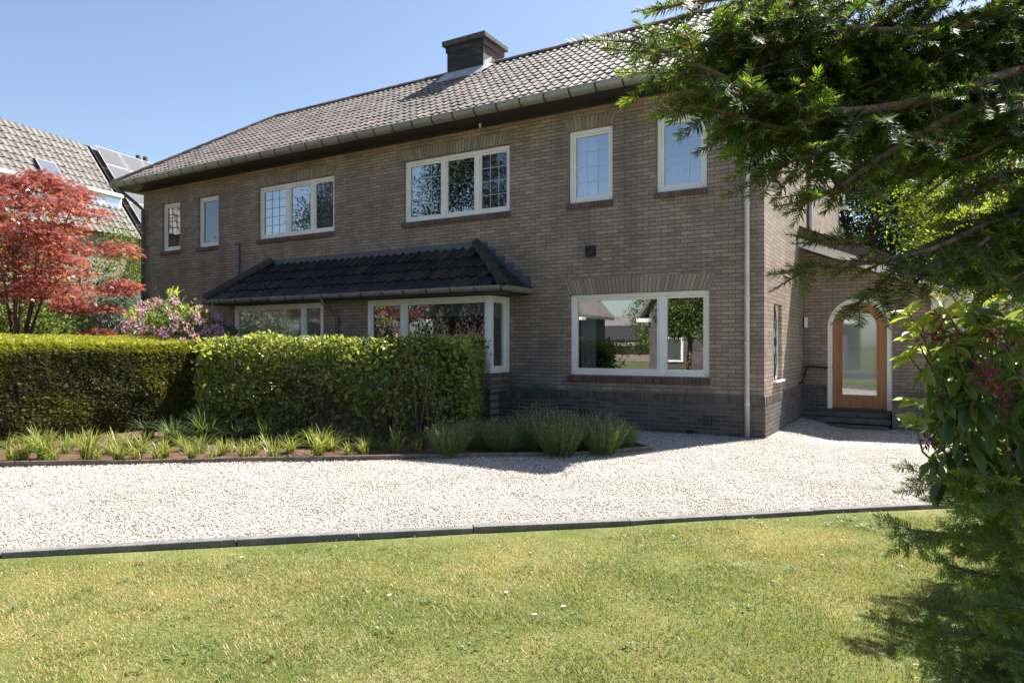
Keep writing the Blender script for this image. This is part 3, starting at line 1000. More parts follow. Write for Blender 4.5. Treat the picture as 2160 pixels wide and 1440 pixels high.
def halfround(mb, p0, p1, r, seg=10, th=0.004):
    """an open half round gutter between two points (horizontal run)"""
    p0, p1 = Vector(p0), Vector(p1)
    t = (p1 - p0).normalized()
    nrm = Vector((t.y, -t.x, 0))
    pr = [(math.cos(a) * r, -math.sin(a) * r * 1.15) for a in np.linspace(0, math.pi, seg)]
    outer = [(w * 1.0, z) for w, z in pr]
    inner = [(w * (1 - th / r * 2), z + th) for w, z in pr]
    A = [p0 + nrm * w + Vector((0, 0, z)) for w, z in outer]; B = [p1 + nrm * w + Vector((0, 0, z)) for w, z in outer]
    C = [p0 + nrm * w + Vector((0, 0, z)) for w, z in inner]; D = [p1 + nrm * w + Vector((0, 0, z)) for w, z in inner]
    n = seg
    fs = [(i, i + 1, n + i + 1, n + i) for i in range(n - 1)] + [(2 * n + i + 1, 2 * n + i, 3 * n + i, 3 * n + i + 1) for i in range(n - 1)]
    fs += [(0, n, 3 * n, 2 * n), (n - 1, 2 * n - 1, 4 * n - 1, 3 * n - 1)]
    fs += [tuple(range(n)), tuple(range(n, 2 * n))]
    mb.add(A + B + C + D, fs)
    rim = nrm * r
    mb.tube([p0 + rim, p1 + rim], .009, 6)
    return mb


GY, GZ, GR = -.535, 5.425, .102
mb = MB()
halfround(mb, (-15.72, GY, GZ), (.1, GY, GZ), GR)
halfround(mb, (-15.75, 4.6, GZ - .002), (-15.75, GY + .1, GZ - .002), GR)
gut = mb.build('gutter', M['zinc'], house, smooth=False)


def bracket(parent, p, t, r):
    mb = MB()
    t = Vector(t).normalized()
    nrm = Vector((t.y, -t.x, 0))
    p = Vector(p)
    arc = [p + nrm * (math.cos(a) * (r + .006)) + Vector((0, 0, -math.sin(a) * (r * 1.15 + .006))) for a in np.linspace(0, math.pi, 10)]
    vs, fs = [], []
    for q_ in arc:
        vs += [q_ - t * .014, q_ + t * .014]
    for i in range(9):
        fs.append((2 * i, 2 * i + 1, 2 * i + 3, 2 * i + 2))
    mb.add(vs, fs)
    mb.build('gutter_bracket', M['dark_metal'], parent)


for i in range(35):
    bracket(gut, (-15.5 + i * .452, GY, GZ), (1, 0, 0), GR)

# downpipes
mb = MB()
mb.tube([(-.227, GY, 5.32), (-.227, GY, 5.24), (-.227, -.3, 5.1), (-.227, -.065, 5.0), (-.227, -.065, 0.0)], .038, 12)
dp = mb.build('downpipe', M['zinc_light'], house, smooth=True)
dp['label'] = 'pale downpipe by the near corner'
for z in (3.42, 2.04, 1.38, .49):
    MB().tube([(-.227, -.065, z - .02), (-.227, -.065, z + .02)], .043, 12).build('pipe_collar', M['zinc_light'], dp)
mb = MB()
mb.tube([(-15.42, GY, 5.32), (-15.38, GY + .02, 5.22), (-15.25, -.2, 4.95), (-15.17, -.07, 4.8), (-15.17, -.07, 0)], .042, 12)
dp2 = mb.build('downpipe', M['zinc_dark'], house, smooth=True)
dp2['label'] = 'dark grey downpipe at the far left end'
for z in (4.2, 3.45, 3.1):
    MB().tube([(-15.17, -.07, z - .02), (-15.17, -.07, z + .02)], .048, 12).build('pipe_collar', M['zinc'], dp2)
mb = MB()
mb.tube([(.055, 4.36, 5.3), (.055, 4.36, 2.6)], .04, 10)
mb.build('downpipe', M['zinc_light'], house, smooth=True)

# chimney
cx0, cx1, cy0, cy1 = -7.09, -6.14, 1.97, 2.78
mb = MB()
for (e, z0, z1) in ((0, 6.8, 7.8), (.025, 7.8, 7.93)):
    X0, X1, Y0, Y1 = cx0 - e, cx1 + e, cy0 - e, cy1 + e
    mb.cur = 0
    mb.quad((X0, Y0, z0), (X1, Y0, z0), (X1, Y0, z1), (X0, Y0, z1)); mb.quad((X0, Y1, z0), (X1, Y1, z0), (X1, Y1, z1), (X0, Y1, z1))
    mb.cur = 1
    mb.quad((X0, Y0, z0), (X0, Y1, z0), (X0, Y1, z1), (X0, Y0, z1)); mb.quad((X1, Y0, z0), (X1, Y1, z0), (X1, Y1, z1), (X1, Y0, z1))
    mb.quad((X0, Y0, z0), (X1, Y0, z0), (X1, Y1, z0), (X0, Y1, z0)); mb.quad((X0, Y0, z1), (X1, Y0, z1), (X1, Y1, z1), (X0, Y1, z1))
chim = mb.build('chimney', [M['chimney_x'], M['chimney_y']], house)
MB().box(cx0 - .09, cx1 + .09, cy0 - .09, cy1 + .09, 7.935, 8.05).build('chimney_cap', plain('chimney_slab', (0.10, 0.095, 0.085), .8, .3, var=.4, scale=8, bump=.5), chim, bevel=.015)
zr = lambda y: EZ + (y - EY) * math.tan(PT) + .05
mb = MB()
mb.prism([(cx0 - .14, cy0 - .25, zr(cy0 - .25)), (cx1 + .10, cy0 - .25, zr(cy0 - .25)), (cx1 + .03, cy0 - .012, zr(cy0) + .07), (cx0 - .03, cy0 - .012, zr(cy0) + .07)], (0, .006, -.014))
mb.prism([(cx1 + .012, cy0 - .02, zr(cy0)), (cx1 + .012, RY, zr(RY)), (cx1 + .012, RY, zr(RY) + .13), (cx1 + .012, cy0 - .02, zr(cy0) + .14)], (.01, 0, 0))
mb.prism([(cx1 + .02, cy0 - .2, zr(cy0 - .2)), (cx1 + .02, RY, zr(RY) + .02), (cx1 + .15, RY, zr(RY) + .0), (cx1 + .15, cy0 - .1, zr(cy0 - .1))], (0, 0, .012))
mb.build('flashing', M['lead'], chim)

# bay roof
byE, bzE = -.94, 2.315
bxL, bxR = on_y(432, 635, byE)[0], -3.88
rL, rR, rz = on_y(572, 553, 0)[0], on_y(1010, 525, 0)[0], 3.12
sl_ = Vector((0, -byE, rz - bzE)); bl = sl_.length
bv = sl_.normalized(); bn = Vector((0, -(rz - bzE), -byE)).normalized()
mb = MB()
ncb = int((bxR - bxL) / .2) + 1
kl, kr = (rL - bxL) / bl, (bxR - rR) / bl
tiles(mb, (bxL - .02, byE, bzE), (1, 0, 0), bv, bn, ncb, .2, 4, bl / 4, amp=.036, lift=.03, front=.045,
      clip=lambda uu, vv: bxL + uu > bxL + vv * kl - .02 and bxL + uu < bxR - vv * kr + .02)
for (sx, xe, xr) in ((1, bxR, rR), (-1, bxL, rL)):
    hd = Vector((xr - xe, 0, rz - bzE)); L_ = hd.length; hd.normalize()
    hn = Vector((sx * (rz - bzE), 0, abs(xr - xe))).normalized()
    if sx > 0:
        tiles(mb, (xe, byE, bzE), (0, 1, 0), hd, hn, 5, .2, 4, L_ / 4, amp=.036, front=.045, clip=lambda uu, vv: uu > vv * (-byE) / L_ - .05 and uu < .93)
    else:
        tiles(mb, (xe, 0, bzE), (0, -1, 0), hd, hn, 5, .2, 4, L_ / 4, amp=.036, front=.045, clip=lambda uu, vv: uu < .93 * (1 - vv / L_) + .05)
mb.poly([(bxL + .03, byE + .03, bzE - .0), (bxR - .03, byE + .03, bzE), (rR, -.003, rz - .04), (rL, -.003, rz - .04)])
mb.poly([(bxR - .03, byE + .03, bzE), (bxR - .03, -.003, bzE), (rR, -.003, rz - .04)])
mb.poly([(bxL + .03, byE + .03, bzE), (bxL + .03, -.003, bzE), (rL, -.003, rz - .04)])
broof = mb.build('bay_roof', M['black_tile'], house)
for (xe, xr) in ((bxR, rR), (bxL, rL)):
    mb = MB()
    p0, p1 = Vector((xe, byE, bzE + .05)), Vector((xr, -.05, rz + .05))
    for i in range(4):
        a_, c_ = p0.lerp(p1, i / 4), p0.lerp(p1, (i + 1) / 4 + .05)
        mb.tube([a_, a_.lerp(c_, .12), c_], [.10, .10, .082], 10)
    mb.build('hip_caps', M['hip_tile'], broof)
mb = MB()                                     # stepped flashing against the wall
for i in range(6):
    f = i / 6
    xx = rR - .02 + (bxR - rR - .0) * f
    zz = rz - (rz - bzE) * f
    mb.box(xx, xx + (bxR - rR) / 6 + .03, -.012 - .001 * i, -.001, zz - .16, zz + .09)
mb.box(rL - .06, rR + .06, -.011, -.001, rz - .05, rz + .10)
mb.build('flashing', M['bluegrey'], broof)
mb = MB()
gy2, gz2, gr2 = byE - .02, 2.315, .07
halfround(mb, (bxL - .06, gy2, gz2), (bxR + .01, gy2, gz2), gr2)
halfround(mb, (bxR + .02, gy2 + .0, gz2 - .001), (bxR + .02, -.01, gz2 - .001), gr2)
bg = mb.build('bay_gutter', M['zinc'], broof)
for i in range(16):
    bracket(broof, (bxL + .1 + i * .5, gy2, gz2), (1, 0, 0), gr2)
mb = MB()
mb.box(bxL + .06, bxR - .06, byE + .04, -.001, 2.215, 2.262)
mb.build('bay_soffit', M['black_trim'], broof)
xp = fx(700, BYF - .1)
mb = MB()
mb.tube([(xp - .03, gy2, 2.24), (xp - .02, gy2, 2.17), (xp + .07, BYF - .12, 1.98), (xp + .1, BYF - .06, 1.86), (xp + .1, BYF - .06, 0)], .034, 10)
dp3 = mb.build('downpipe', M['zinc_dark'], house, smooth=True)
dp3['label'] = 'grey downpipe between the bay windows'
mb = MB(); mb.tube([(xp + .1, BYF - .06, 1.78), (xp + .1, BYF - .06, 1.84)], .04, 10); mb.build('pipe_collar', M['zinc_dark'], dp3)

# small fittings on the facade
vx, vz = on_y(1246, 530, 0)
mb = MB()
mb.box(vx - .095, vx + .095, -.02, -.001, vz - .095, vz + .095)
for k in range(24):
    a0, a1 = 2 * math.pi * k / 24, 2 * math.pi * (k + 1) / 24
    c0, s0, c1, s1 = math.cos(a0), math.sin(a0), math.cos(a1), math.sin(a1)
    mb.quad((vx + .075 * c0, -.05, vz + .075 * s0), (vx + .075 * c1, -.05, vz + .075 * s1), (vx + .075 * c1, -.02, vz + .075 * s1), (vx + .075 * c0, -.02, vz + .075 * s0))
    mb.quad((vx + .075 * c0, -.05, vz + .075 * s0), (vx + .075 * c1, -.05, vz + .075 * s1), (vx + .058 * c1, -.05, vz + .058 * s1), (vx + .058 * c0, -.05, vz + .058 * s0))
mb.build('wall_vent', M['black_metal'], house)
lx = on_y(1012, 265, -.1)[0]
mb = MB(); mb.tube([(lx, -.09, 5.33), (lx, -.09, 5.26)], .022, 10); mb.build('soffit_fitting', M['white'], house, smooth=False)
px_, pz = on_y(507, 515, 0)
mb = MB(); mb.tube([(px_ - .12, -.04, pz), (px_, -.04, pz), (px_, -.04, pz - .06), (px_, -.04, 2.85)], .026, 8); mb.build('wall_pipe', M['bluegrey'], house)

# ---------------------------------------------------------------- porch
DY = 3.8
dx0, dx1, dz0 = .421, 1.50, .155
dc, dr = (dx0 + dx1) / 2, (dx1 - dx0) / 2
spring = 2.235 - dr
vz_ = lambda x: 3.50 - .415 * x              # porch verge line
XP = 2.75                                     # right end of the porch roof
mb = MB()
tops = lambda x: vz_(x) - .33
mb.poly([(0.001, DY, .6), (dx0, DY, .6), (dx0, DY, tops(dx0)), (.001, DY, tops(0))])
mb.poly([(dx1, DY, -.2), (2.1, DY, -.2), (2.1, DY, tops(2.1)), (dx1, DY, tops(dx1))])
AN = 20
arc = [(dc - dr * math.cos(t), spring + dr * math.sin(t)) for t in np.linspace(0, math.pi, AN + 1)]
for (xa, za), (xb, zb) in zip(arc[:-1], arc[1:]):
    mb.quad((xa, DY, za), (xb, DY, zb), (xb, DY, tops(xb)), (xa, DY, tops(xa)))
jm = [(dx0, dz0)] + arc + [(dx1, dz0)]
for (xa, za), (xb, zb) in zip(jm[:-1], jm[1:]):
    mb.quad((xa, DY, za), (xb, DY, zb), (xb, DY + .12, zb), (xa, DY + .12, za))
mb.cur = 1
mb.quad((.001, DY, -.2), (dx0, DY, -.2), (dx0, DY, .6), (.001, DY, .6))
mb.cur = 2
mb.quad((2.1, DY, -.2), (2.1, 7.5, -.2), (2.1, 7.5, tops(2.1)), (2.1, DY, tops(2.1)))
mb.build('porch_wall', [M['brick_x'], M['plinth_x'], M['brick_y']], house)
mb = MB()
soldiers(mb, 'x', .12, dx0 - .01, .40, .52, DY, .004)
mb.build('plinth_course', M['plinth_soldier'], house)


def arch_band(mb, x0, x1, zb, r_out, r_in, y0, y1, foot=True, n=24):
    c = (x0 + x1) / 2
    def path(r):
        hw = r
        s = spring
        return [(c - hw, zb)] + [(c - hw * math.cos(t), s + hw * math.sin(t)) for t in np.linspace(0, math.pi, n + 1)] + [(c + hw, zb)]
    o_, i_ = path(r_out), path(r_in)
    for k in range(len(o_) - 1):
        a, b, c_, d = o_[k], o_[k + 1], i_[k + 1], i_[k]
        mb.quad((a[0], y0, a[1]), (b[0], y0, b[1]), (c_[0], y0, c_[1]), (d[0], y0, d[1]))
        mb.quad((d[0], y0, d[1]), (c_[0], y0, c_[1]), (c_[0], y1, c_[1]), (d[0], y1, d[1]))
        mb.quad((a[0], y0, a[1]), (b[0], y0, b[1]), (b[0], y1, b[1]), (a[0], y1, a[1]))
    return mb


mb = arch_band(MB(), dx0, dx1, dz0, dr - .002, dr - .085, DY + .035, DY + .12)
door = mb.build('door_frame', M['white'], house)
mb = MB()
wr = dr - .088
arch_band(mb, dx0, dx1, dz0 + .0, wr, wr - .13, DY + .06, DY + .1)
mb.box(dc - wr + .13, dc + wr - .13, DY + .061, DY + .1, dz0 + .02, dz0 + .27)
arch_band(mb, dx0, dx1, dz0 + .24, wr - .132, wr - .165, DY + .048, DY + .1)
mb.box(dc - wr + .165, dc + wr - .165, DY + .049, DY + .09, dz0 + .24, dz0 + .27)
dl = mb.build('door', M['wood'], house)
dl['label'] = 'arched orange wooden front door with tall frosted glass'
ri = wr - .16
pts = [(dc - ri, DY + .075, dz0 + .26)] + [(dc - ri * math.cos(t), DY + .075, spring + ri * math.sin(t)) for t in np.linspace(0, math.pi, 25)] + [(dc + ri, DY + .075, dz0 + .26)]
MB().poly(pts).build('pane', M['glass_door'], dl)
pts2 = [(p[0], DY + .35, p[2]) for p in pts]
mb = MB(); mb.box(dx0 - .1, 1.9, DY + .9, DY + .95, -.1, 2.6); mb.build('hall', M['interior'], house)
x = dc - wr + .05
MB().tube([(x, DY + .06, dz0 + .80), (x, DY + .045, dz0 + .80), (x, DY + .03, dz0 + .80), (x, DY - .01, dz0 + .80)], [.03, .03, .014, .024], 12).build('handle', M['brass'], dl)
MB().tube([(x, DY + .06, dz0 + .60), (x, DY + .04, dz0 + .60)], [.02, .017], 12).build('lock', M['brass'], dl)
mb = MB(); mb.box(dc - wr, dc + wr, DY + .01, DY + .06, dz0 - .03, dz0 + .03); mb.build('door_sill', M['wood_dark'], dl)
for xx in (dx0, dx1 - .085):
    MB().box(xx, xx + .085, DY + .028, DY + .12, dz0 - .06, dz0 + .002).build('frame_foot', M['bluegrey'], door)
for (y0_, z0_, z1_, xe) in ((3.42, .045, .125, 1.49), (3.20, -.045, .042, 1.50), (2.99, -.2, -.06, 1.47)):
    MB().box(.025, xe, y0_, DY + (.06 if y0_ > 3.4 else -.002), z0_, z1_).build('step', M['stone_step'], house, bevel=.012)
mb = MB()
mb.box(1.52, 2.6, 3.25, 3.33, -.2, .36); mb.box(1.52, 1.6, 3.33, 3.795, -.2, .36); mb.box(1.6, 2.6, 3.33, 3.79, -.2, .28)
mb.build('planter', M['plinth_x'], house)
mb = MB(); soldiers(mb, 'x', 1.52, 2.6, .36, .45, 3.25, .004, .105); mb.build('planter_course', M['plinth_soldier'], house)
mb = MB()
mb.tube([(dx0 + .02, DY - .07, .93), (.09, DY - .07, .945), (.07, DY - .09, .93), (.07, 3.1, .66)], .018, 8)
mb.tube([(0, 3.16, .64), (.07, 3.16, .68)], .014, 6); mb.tube([(0, 3.55, .80), (.07, 3.55, .84)], .012, 6); mb.tube([(dx0 - .03, DY, .88), (dx0 - .03, DY - .07, .88), (dx0 - .03, DY - .07, .93)], .010, 6)
mb.build('handrail', M['black_metal'], house)
lx, lz = on_y(1697, 680, 3.72)
mb = MB(); mb.box(lx - .0, lx + .05, 3.70, 3.80, lz - .1, lz + .1); mb.cur = 1; mb.box(lx - .05, lx - .001, 3.71, 3.80, lz - .1, lz + .1)
mb.build('wall_lamp', [M['white'], M['black_metal']], house)
# porch roof: sloping slab with verge tiles and white barge board
mb = MB()
VY = 3.12
mb.prism([(0.002, VY + .06, vz_(0) - .17), (XP, VY + .06, vz_(XP) - .17), (XP, VY + .06, vz_(XP) - .06), (0.002, VY + .06, vz_(0) - .06)], (0, 4.4, 0))
proof = mb.build('porch_roof', M['n_tile'], house)
mb = MB()
d_ = Vector((1, 0, -.415)).normalized()
k = 0
while k * .42 < XP:
    a = Vector((0.01 + k * .42, VY, vz_(k * .42)))
    b = a + d_ * .47
    up = Vector((.38, 0, .92)) * .02
    mb.prism([a + up - Vector((0, 0, .15)), b - Vector((0, 0, .15)), b + Vector((0, 0, .012)), a + up + Vector((0, 0, .012))], (0, .055, 0))
    mb.prism([a + up, b, b + Vector((0, 0, .03)), a + up + Vector((0, 0, .03))], (0, .3, 0))
    k += 1
mb.build('verge_tiles', M['porch_tile'], proof)
mb = MB()
mb.prism([(.002, VY + .07, vz_(0) - .33), (XP - .05, VY + .07, vz_(XP) - .31), (XP - .05, VY + .07, vz_(XP) - .12), (.002, VY + .07, vz_(0) - .12)], (0, .03, 0))
mb.build('barge_board', M['white'], proof)
mb = MB()
mb.prism([(.002, VY + .1, vz_(0) - .30), (XP - .05, VY + .1, vz_(XP) - .29), (XP - .05, VY + .1, vz_(XP) - .27), (.002, VY + .1, vz_(0) - .28)], (0, .7, 0))
mb.box(2.1, XP - .06, VY + .2, DY + .4, 1.95, vz_(2.1) - .28)
mb.build('porch_soffit', M['plaster'], proof)
fy = 9.0
p = at(1780, 438, 18.2)
mb = MB(); mb.box(p.x - .16, p.x + .1, p.y - .1, p.y + .1, p.z - .05, p.z + .03); mb.tube([(p.x, p.y, p.z + .03), (p.x, p.y, p.z + .3), (.09, 8.9, p.z + .3)], .03, 6)
mb.build('floodlight', M['white'], house)
# planter by the bay
mb = MB()
mb.box(bx1 + .002, -3.32, -.36, -.28, -.2, .46); mb.box(-3.40, -3.32, -.28, -.022, -.2, .46); mb.box(bx1 + .002, -3.40, -.28, -.022, -.2, .42)
pl = mb.build('planter', M['plinth_x'], house)
mb = MB(); soldiers(mb, 'x', bx1 + .01, -3.32, .46, .565, -.36, .003); mb.build('planter_course', M['plinth_soldier'], pl)

# ================================================================== NEIGHBOUR WITH SOLAR ROOF
def neighbour():
    Rg = Vector((-24.878, 3.721, 8.796)); d = Vector((.22739, -.97380, 0)); n = Vector((.97380, .22739, 0))
    w, h = 2.6, 3.6
    root = thing('neighbour_house', 'neighbouring house with steep pale tiled roof and solar panels', 'house', (-25.5, -1, 0))
    sd = Vector((n.x * w, n.y * w, -h)); L = sd.length; sdn = sd.normalized()
    nn_ = Vector((n.x * h, n.y * h, w)).normalized()
    mb = MB()
    ln = 9.2
    O = Rg + sd
    rows = 14
    tiles(mb, O + d * ln, -d, -sdn, nn_, int(ln / .25), .25, rows, L / rows, amp=.05, lift=.03, front=.04)
    mb.quad(Rg + d * ln - nn_ * .03, Rg - nn_ * .03, O - nn_ * .03, O + d * ln - nn_ * .03)
    back = Vector((-n.x * w, -n.y * w, -h))
    mb.quad(Rg + d * ln, Rg - d * 4.2, Rg - d * 4.2 + back, Rg + d * ln + back)
    # second roof, carries the panels
    R2 = Rg - d * .075 + nn_ * .02
    sd2 = sd * 1.28
    mb.quad(R2, R2 - d * 4.0, R2 - d * 4.0 + sd2, R2 + sd2)
    O2 = R2 - d * 3.4 + sd2
    tiles(mb, O2 , -d, -sdn, nn_, 3, .25, 17, sd2.length / 17, amp=.05)
    tiles(mb, R2 + sd2 , -d, -sdn, nn_, 14, .25, 2, .27, amp=.05)
    rf = mb.build('roof', M['n_tile'], root)
    mb = MB()
    B = [Rg + d * ln, Rg - d * 4.0]
    e1, e2 = Rg + sd, Rg + back
    zf = 0.0
    for (p, q_) in ((e1 + d * ln, e1 - d * 4.0), (e2 + d * ln, e2 - d * 4.0)):
        i = n * (-.3 if p == e1 + d * ln else .3)
        p, q_ = p + i, q_ + i
        mb.quad(p, q_, Vector((q_.x, q_.y, zf)), Vector((p.x, p.y, zf)))
    for s in (ln - .2, -3.9):
        a, b, c = Rg + d * s, e1 - n * .3 + d * s, e2 + n * .3 + d * s
        mb.poly([a, b, Vector((b.x, b.y, zf)), Vector((c.x, c.y, zf)), c])
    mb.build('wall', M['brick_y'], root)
    pw, ph = 1.0, sd2.length * .93 / 6
    for r in range(6):
        for c in range(3):
            a = R2 - d * (.1 + c * 1.06) + sdn * (.08 + r * (ph + .03)) + nn_ * .12
            pb = MB()
            q_ = [a, a - d * pw, a - d * pw + sdn * ph, a + sdn * ph]
            pb.prism(q_, nn_ * .03)
            pn = pb.build('solar_panel', M['panel_rim'], root)
            i = .022
            pb = MB()
            pb.prism([a - d * i + sdn * i + nn_ * .032, a - d * (pw - i) + sdn * i + nn_ * .032, a - d * (pw - i) + sdn * (ph - i) + nn_ * .032, a - d * i + sdn * (ph - i) + nn_ * .032], nn_ * .003)
            pb.build('solar_cells', M['panel'], pn)
    # dormers
    def dormer(s0, s1, top, depth, lab):
        a = Rg + sdn * top + d * s0
        bq = Rg + sdn * top + d * s1
        zt = a.z
        db = MB()
        P0, P1 = a, bq
        F0, F1 = a + n * depth, bq + n * depth
        hh = .8
        db.prism([P0, P1, F1, F0], (0, 0, .12))
        db.prism([P0 - Vector((0, 0, hh)), P1 - Vector((0, 0, hh)), F1 - n * .1 - Vector((0, 0, hh)), F0 - n * .1 - Vector((0, 0, hh))], (0, 0, hh))
        do = db.build('dormer', M['white'], root)
        do['label'] = lab
        g = MB()
        f0, f1 = F0 - n * .09, F1 - n * .09
        m_ = .1
        u_ = (f1 - f0).normalized(); l_ = (f1 - f0).length
        for k_ in range(2):
            s_, e_ = m_ + k_ * l_ / 2, (k_ + 1) * l_ / 2 - m_ * .5
            g.quad(f0 + u_ * s_ - Vector((0, 0, hh - .1)), f0 + u_ * e_ - Vector((0, 0, hh - .1)), f0 + u_ * e_ - Vector((0, 0, .1)), f0 + u_ * s_ - Vector((0, 0, .1)))
        g.build('dormer_window', M['glass'], do)
    dormer(0.2, 1.74, 2.62, .42, 'low dormer with two windows near the verge')
    dormer(3.85, 6.6, 2.78, .42, 'wide white dormer at the left')
    a = Rg + sdn * 1.70 + d * 2.2 + nn_ * .06
    mb = MB(); mb.prism([a, a + d * .75, a + d * .75 + sdn * 1.0, a + sdn * 1.0], nn_ * .1); sk = mb.build('skylight', M['black_trim'], root)
    mb = MB(); a2 = a + nn_ * .104 + d * .06 + sdn * .06; mb.quad(a2, a2 + d * .63, a2 + d * .63 + sdn * .88, a2 + sdn * .88); mb.build('pane', M['glass'], sk)
    c = Rg - d * 2.6
    mb = MB(); mb.box(c.x - .35, c.x + .1, c.y - .3, c.y + .3, c.z - .5, c.z + .02)
    ch = mb.build('chimney', M['chimney_y'], root)
    for k_ in (-.16, .14):
        mb = MB(); mb.tube([(c.x - .1, c.y + k_, c.z + .02), (c.x - .1, c.y + k_, c.z + .28)], [.10, .085], 10); mb.build('chimney_pot', M['sill_brick'], ch)


neighbour()


# ================================================================== ACROSS THE STREET (seen mirrored in the windows)
def gable_house(name, label, x0, x1, y0, depth, eave, ridge, wallmat, loc):
    root = thing(name, label, 'house', loc)
    xm = (x0 + x1) / 2
    mb = MB()
    y1 = y0 - depth
    for y in (y0, y1):
        mb.poly([(x0, y, -.3), (x1, y, -.3), (x1, y, eave), (xm, y, ridge), (x0, y, eave)])
    for x in (x0, x1):
        mb.quad((x, y0, -.3), (x, y1, -.3), (x, y1, eave), (x, y0, eave))
    mb.build('wall', wallmat, root)
    mb = MB()
    t = (ridge - eave) / (xm - x0)
    for s, xe in ((1, x0), (-1, x1)):
        e = xe - s * .45
        mb.prism([(e, y0 + .4, eave - .45 * t), (xm, y0 + .4, ridge + .05), (xm, y0 + .4, ridge + .22), (e, y0 + .4, eave - .45 * t + .18)], (0, -depth - .8, 0))
    mb.build('roof', M['tile'], root)
    for xe in (x0, x1):
        s = 1 if xe == x0 else -1
        MB().box(min(xe - s * .5, xe + s * .1), max(xe - s * .5, xe + s * .1), y0 - .1, y0 + .4, eave - .45 * t - .12, eave - .45 * t + .06).build('eave_return', M['white'], root)
    mb = MB()
    xa = x0 + .6
    mb.box(xa, xa + 1.1, y0, y0 + .06, .55, 1.75)
    wv = mb.build('window', M['white'], root)
    MB().quad((xa + .1, y0 + .065, .65), (xa + 1.0, y0 + .065, .65), (xa + 1.0, y0 + .065, 1.65), (xa + .1, y0 + .065, 1.65)).build('pane', M['glass_soft'], wv)
    return root


gable_house('brick_house', 'brick gable house across the street mirrored in the living room window', -9.6, -1.5, -22, 9, 3.2, 8.6, M['plinth_x'], (-5.5, -26, 0))
gable_house('brick_house', 'darker gable house at the left of the living room window reflection', -24, -14.9, -25, 4, 3.4, 8.6, M['plinth_x'], (-19.5, -27, 0))
rt = thing('row_house', 'low row of houses with long dark roof in the window reflection', 'house', (-25, -62, 0))
mb = MB(); mb.box(-45, -8, -66, -58, -.4, 1.4); mb.build('wall', M['brick_x'], rt)
mb = MB(); mb.prism([(-46, -57.4, 1.3), (-46, -62, 4.6), (-46, -66.6, 1.3)], (39, 0, 0)); mb.build('roof', M['tile'], rt)
mb = MB(); mb.prism([(-30, -57.9, 1.75), (-21, -57.9, 1.75), (-21, -60.1, 3.35), (-30, -60.1, 3.35)], (0, .08, .12)); mb.build('solar_panel', M['black_trim'], rt)
tag(MB().box(-60, 60, -18.5, -12.6, -.02, .012).build('road', M['road']), kind='structure')
#@@VEG@@

# ================================================================== VEGETATION
L4 = np.array([(0, 0, 0), (-.5, .45, .06), (0, .5, -.03), (.5, .45, .06), (0, 1, -.05)], float)     # folded leaf, unit length and width
L4F = np.array([(0, 2, 1), (0, 3, 2), (1, 2, 4), (2, 3, 4)])
NEED = np.array([(0, 0, 0), (-.5, .4, 0), (0, 1, 0), (.5, .4, 0)], float)
NEEDF = np.array([(0, 3, 2), (0, 2, 1)])


def star_leaf():
    v = [(0, .32, .02)]
    for k in range(10):
        a = math.radians(-162 + k * 36)
        r = (1.0 if k % 2 == 0 else .30) * (.75 if k in (0, 8) else 1)
        v.append((math.sin(a + math.pi / 10 * 0) * r * .55, .32 + math.cos(a) * r * .62, -.06 if k % 2 == 0 else .02))
    f = [(0, i, i % 10 + 1) for i in range(1, 11)]
    return np.array(v), np.array(f)


STAR, STARF = star_leaf()


def leaves(name, P, D, U, length, width, mat, parent, tmpl=(L4, L4F), attrs=None, local=False):
    n = len(P)
    ln = np.broadcast_to(length, n); wd = np.broadcast_to(width, n)
    S = np.c_[wd, ln, ln]
    V, Fc = scatter(tmpl[0], tmpl[1], frames(D, U), P, S)
    at_ = {k: np.repeat(v, len(tmpl[0])) for k, v in (attrs or {}).items()}
    return np_obj(name, V, Fc, mat, parent, attrs=at_, local=local)


def limb_tree(parent, base, tips, r0, mat, name='trunk', seed=0, wob=.12):
    """tapered trunk with limbs to the given tips; every limb leaves the stem where it forks"""
    rr = random.Random(seed)
    base = Vector(base)
    mb = MB()
    top = sum((Vector(t) for t in tips), Vector()) / len(tips)
    fork = base.lerp(top, .35); fork.x = base.x + (top.x - base.x) * .25; fork.y = base.y + (top.y - base.y) * .25
    stem = [base - Vector((0, 0, .1)), base.lerp(fork, .5) + Vector((rr.uniform(-wob, wob), rr.uniform(-wob, wob), 0)) * .4, fork]
    mb.tube(stem, [r0 * 1.15, r0, r0 * .85], 8)
    for t in tips:
        t = Vector(t)
        m1 = fork.lerp(t, .4) + Vector((rr.uniform(-1, 1), rr.uniform(-1, 1), rr.uniform(.2, 1))) * wob
        m2 = fork.lerp(t, .75) + Vector((rr.uniform(-1, 1), rr.uniform(-1, 1), rr.uniform(0, 1))) * wob
        mb.tube([fork, m1, m2, t], [r0 * .6, r0 * .42, r0 * .25, r0 * .07], 6)
        for q_ in range(3):
            s = m1.lerp(t, rr.random())
            e = s + Vector((rr.uniform(-1, 1), rr.uniform(-1, 1), rr.uniform(-.1, .9))) * (t - fork).length * .3
            mb.tube([s, s.lerp(e, .5) + Vector((0, 0, .05)), e], [r0 * .2, r0 * .12, r0 * .04], 5)
    return mb.build(name, mat, parent, smooth=True)


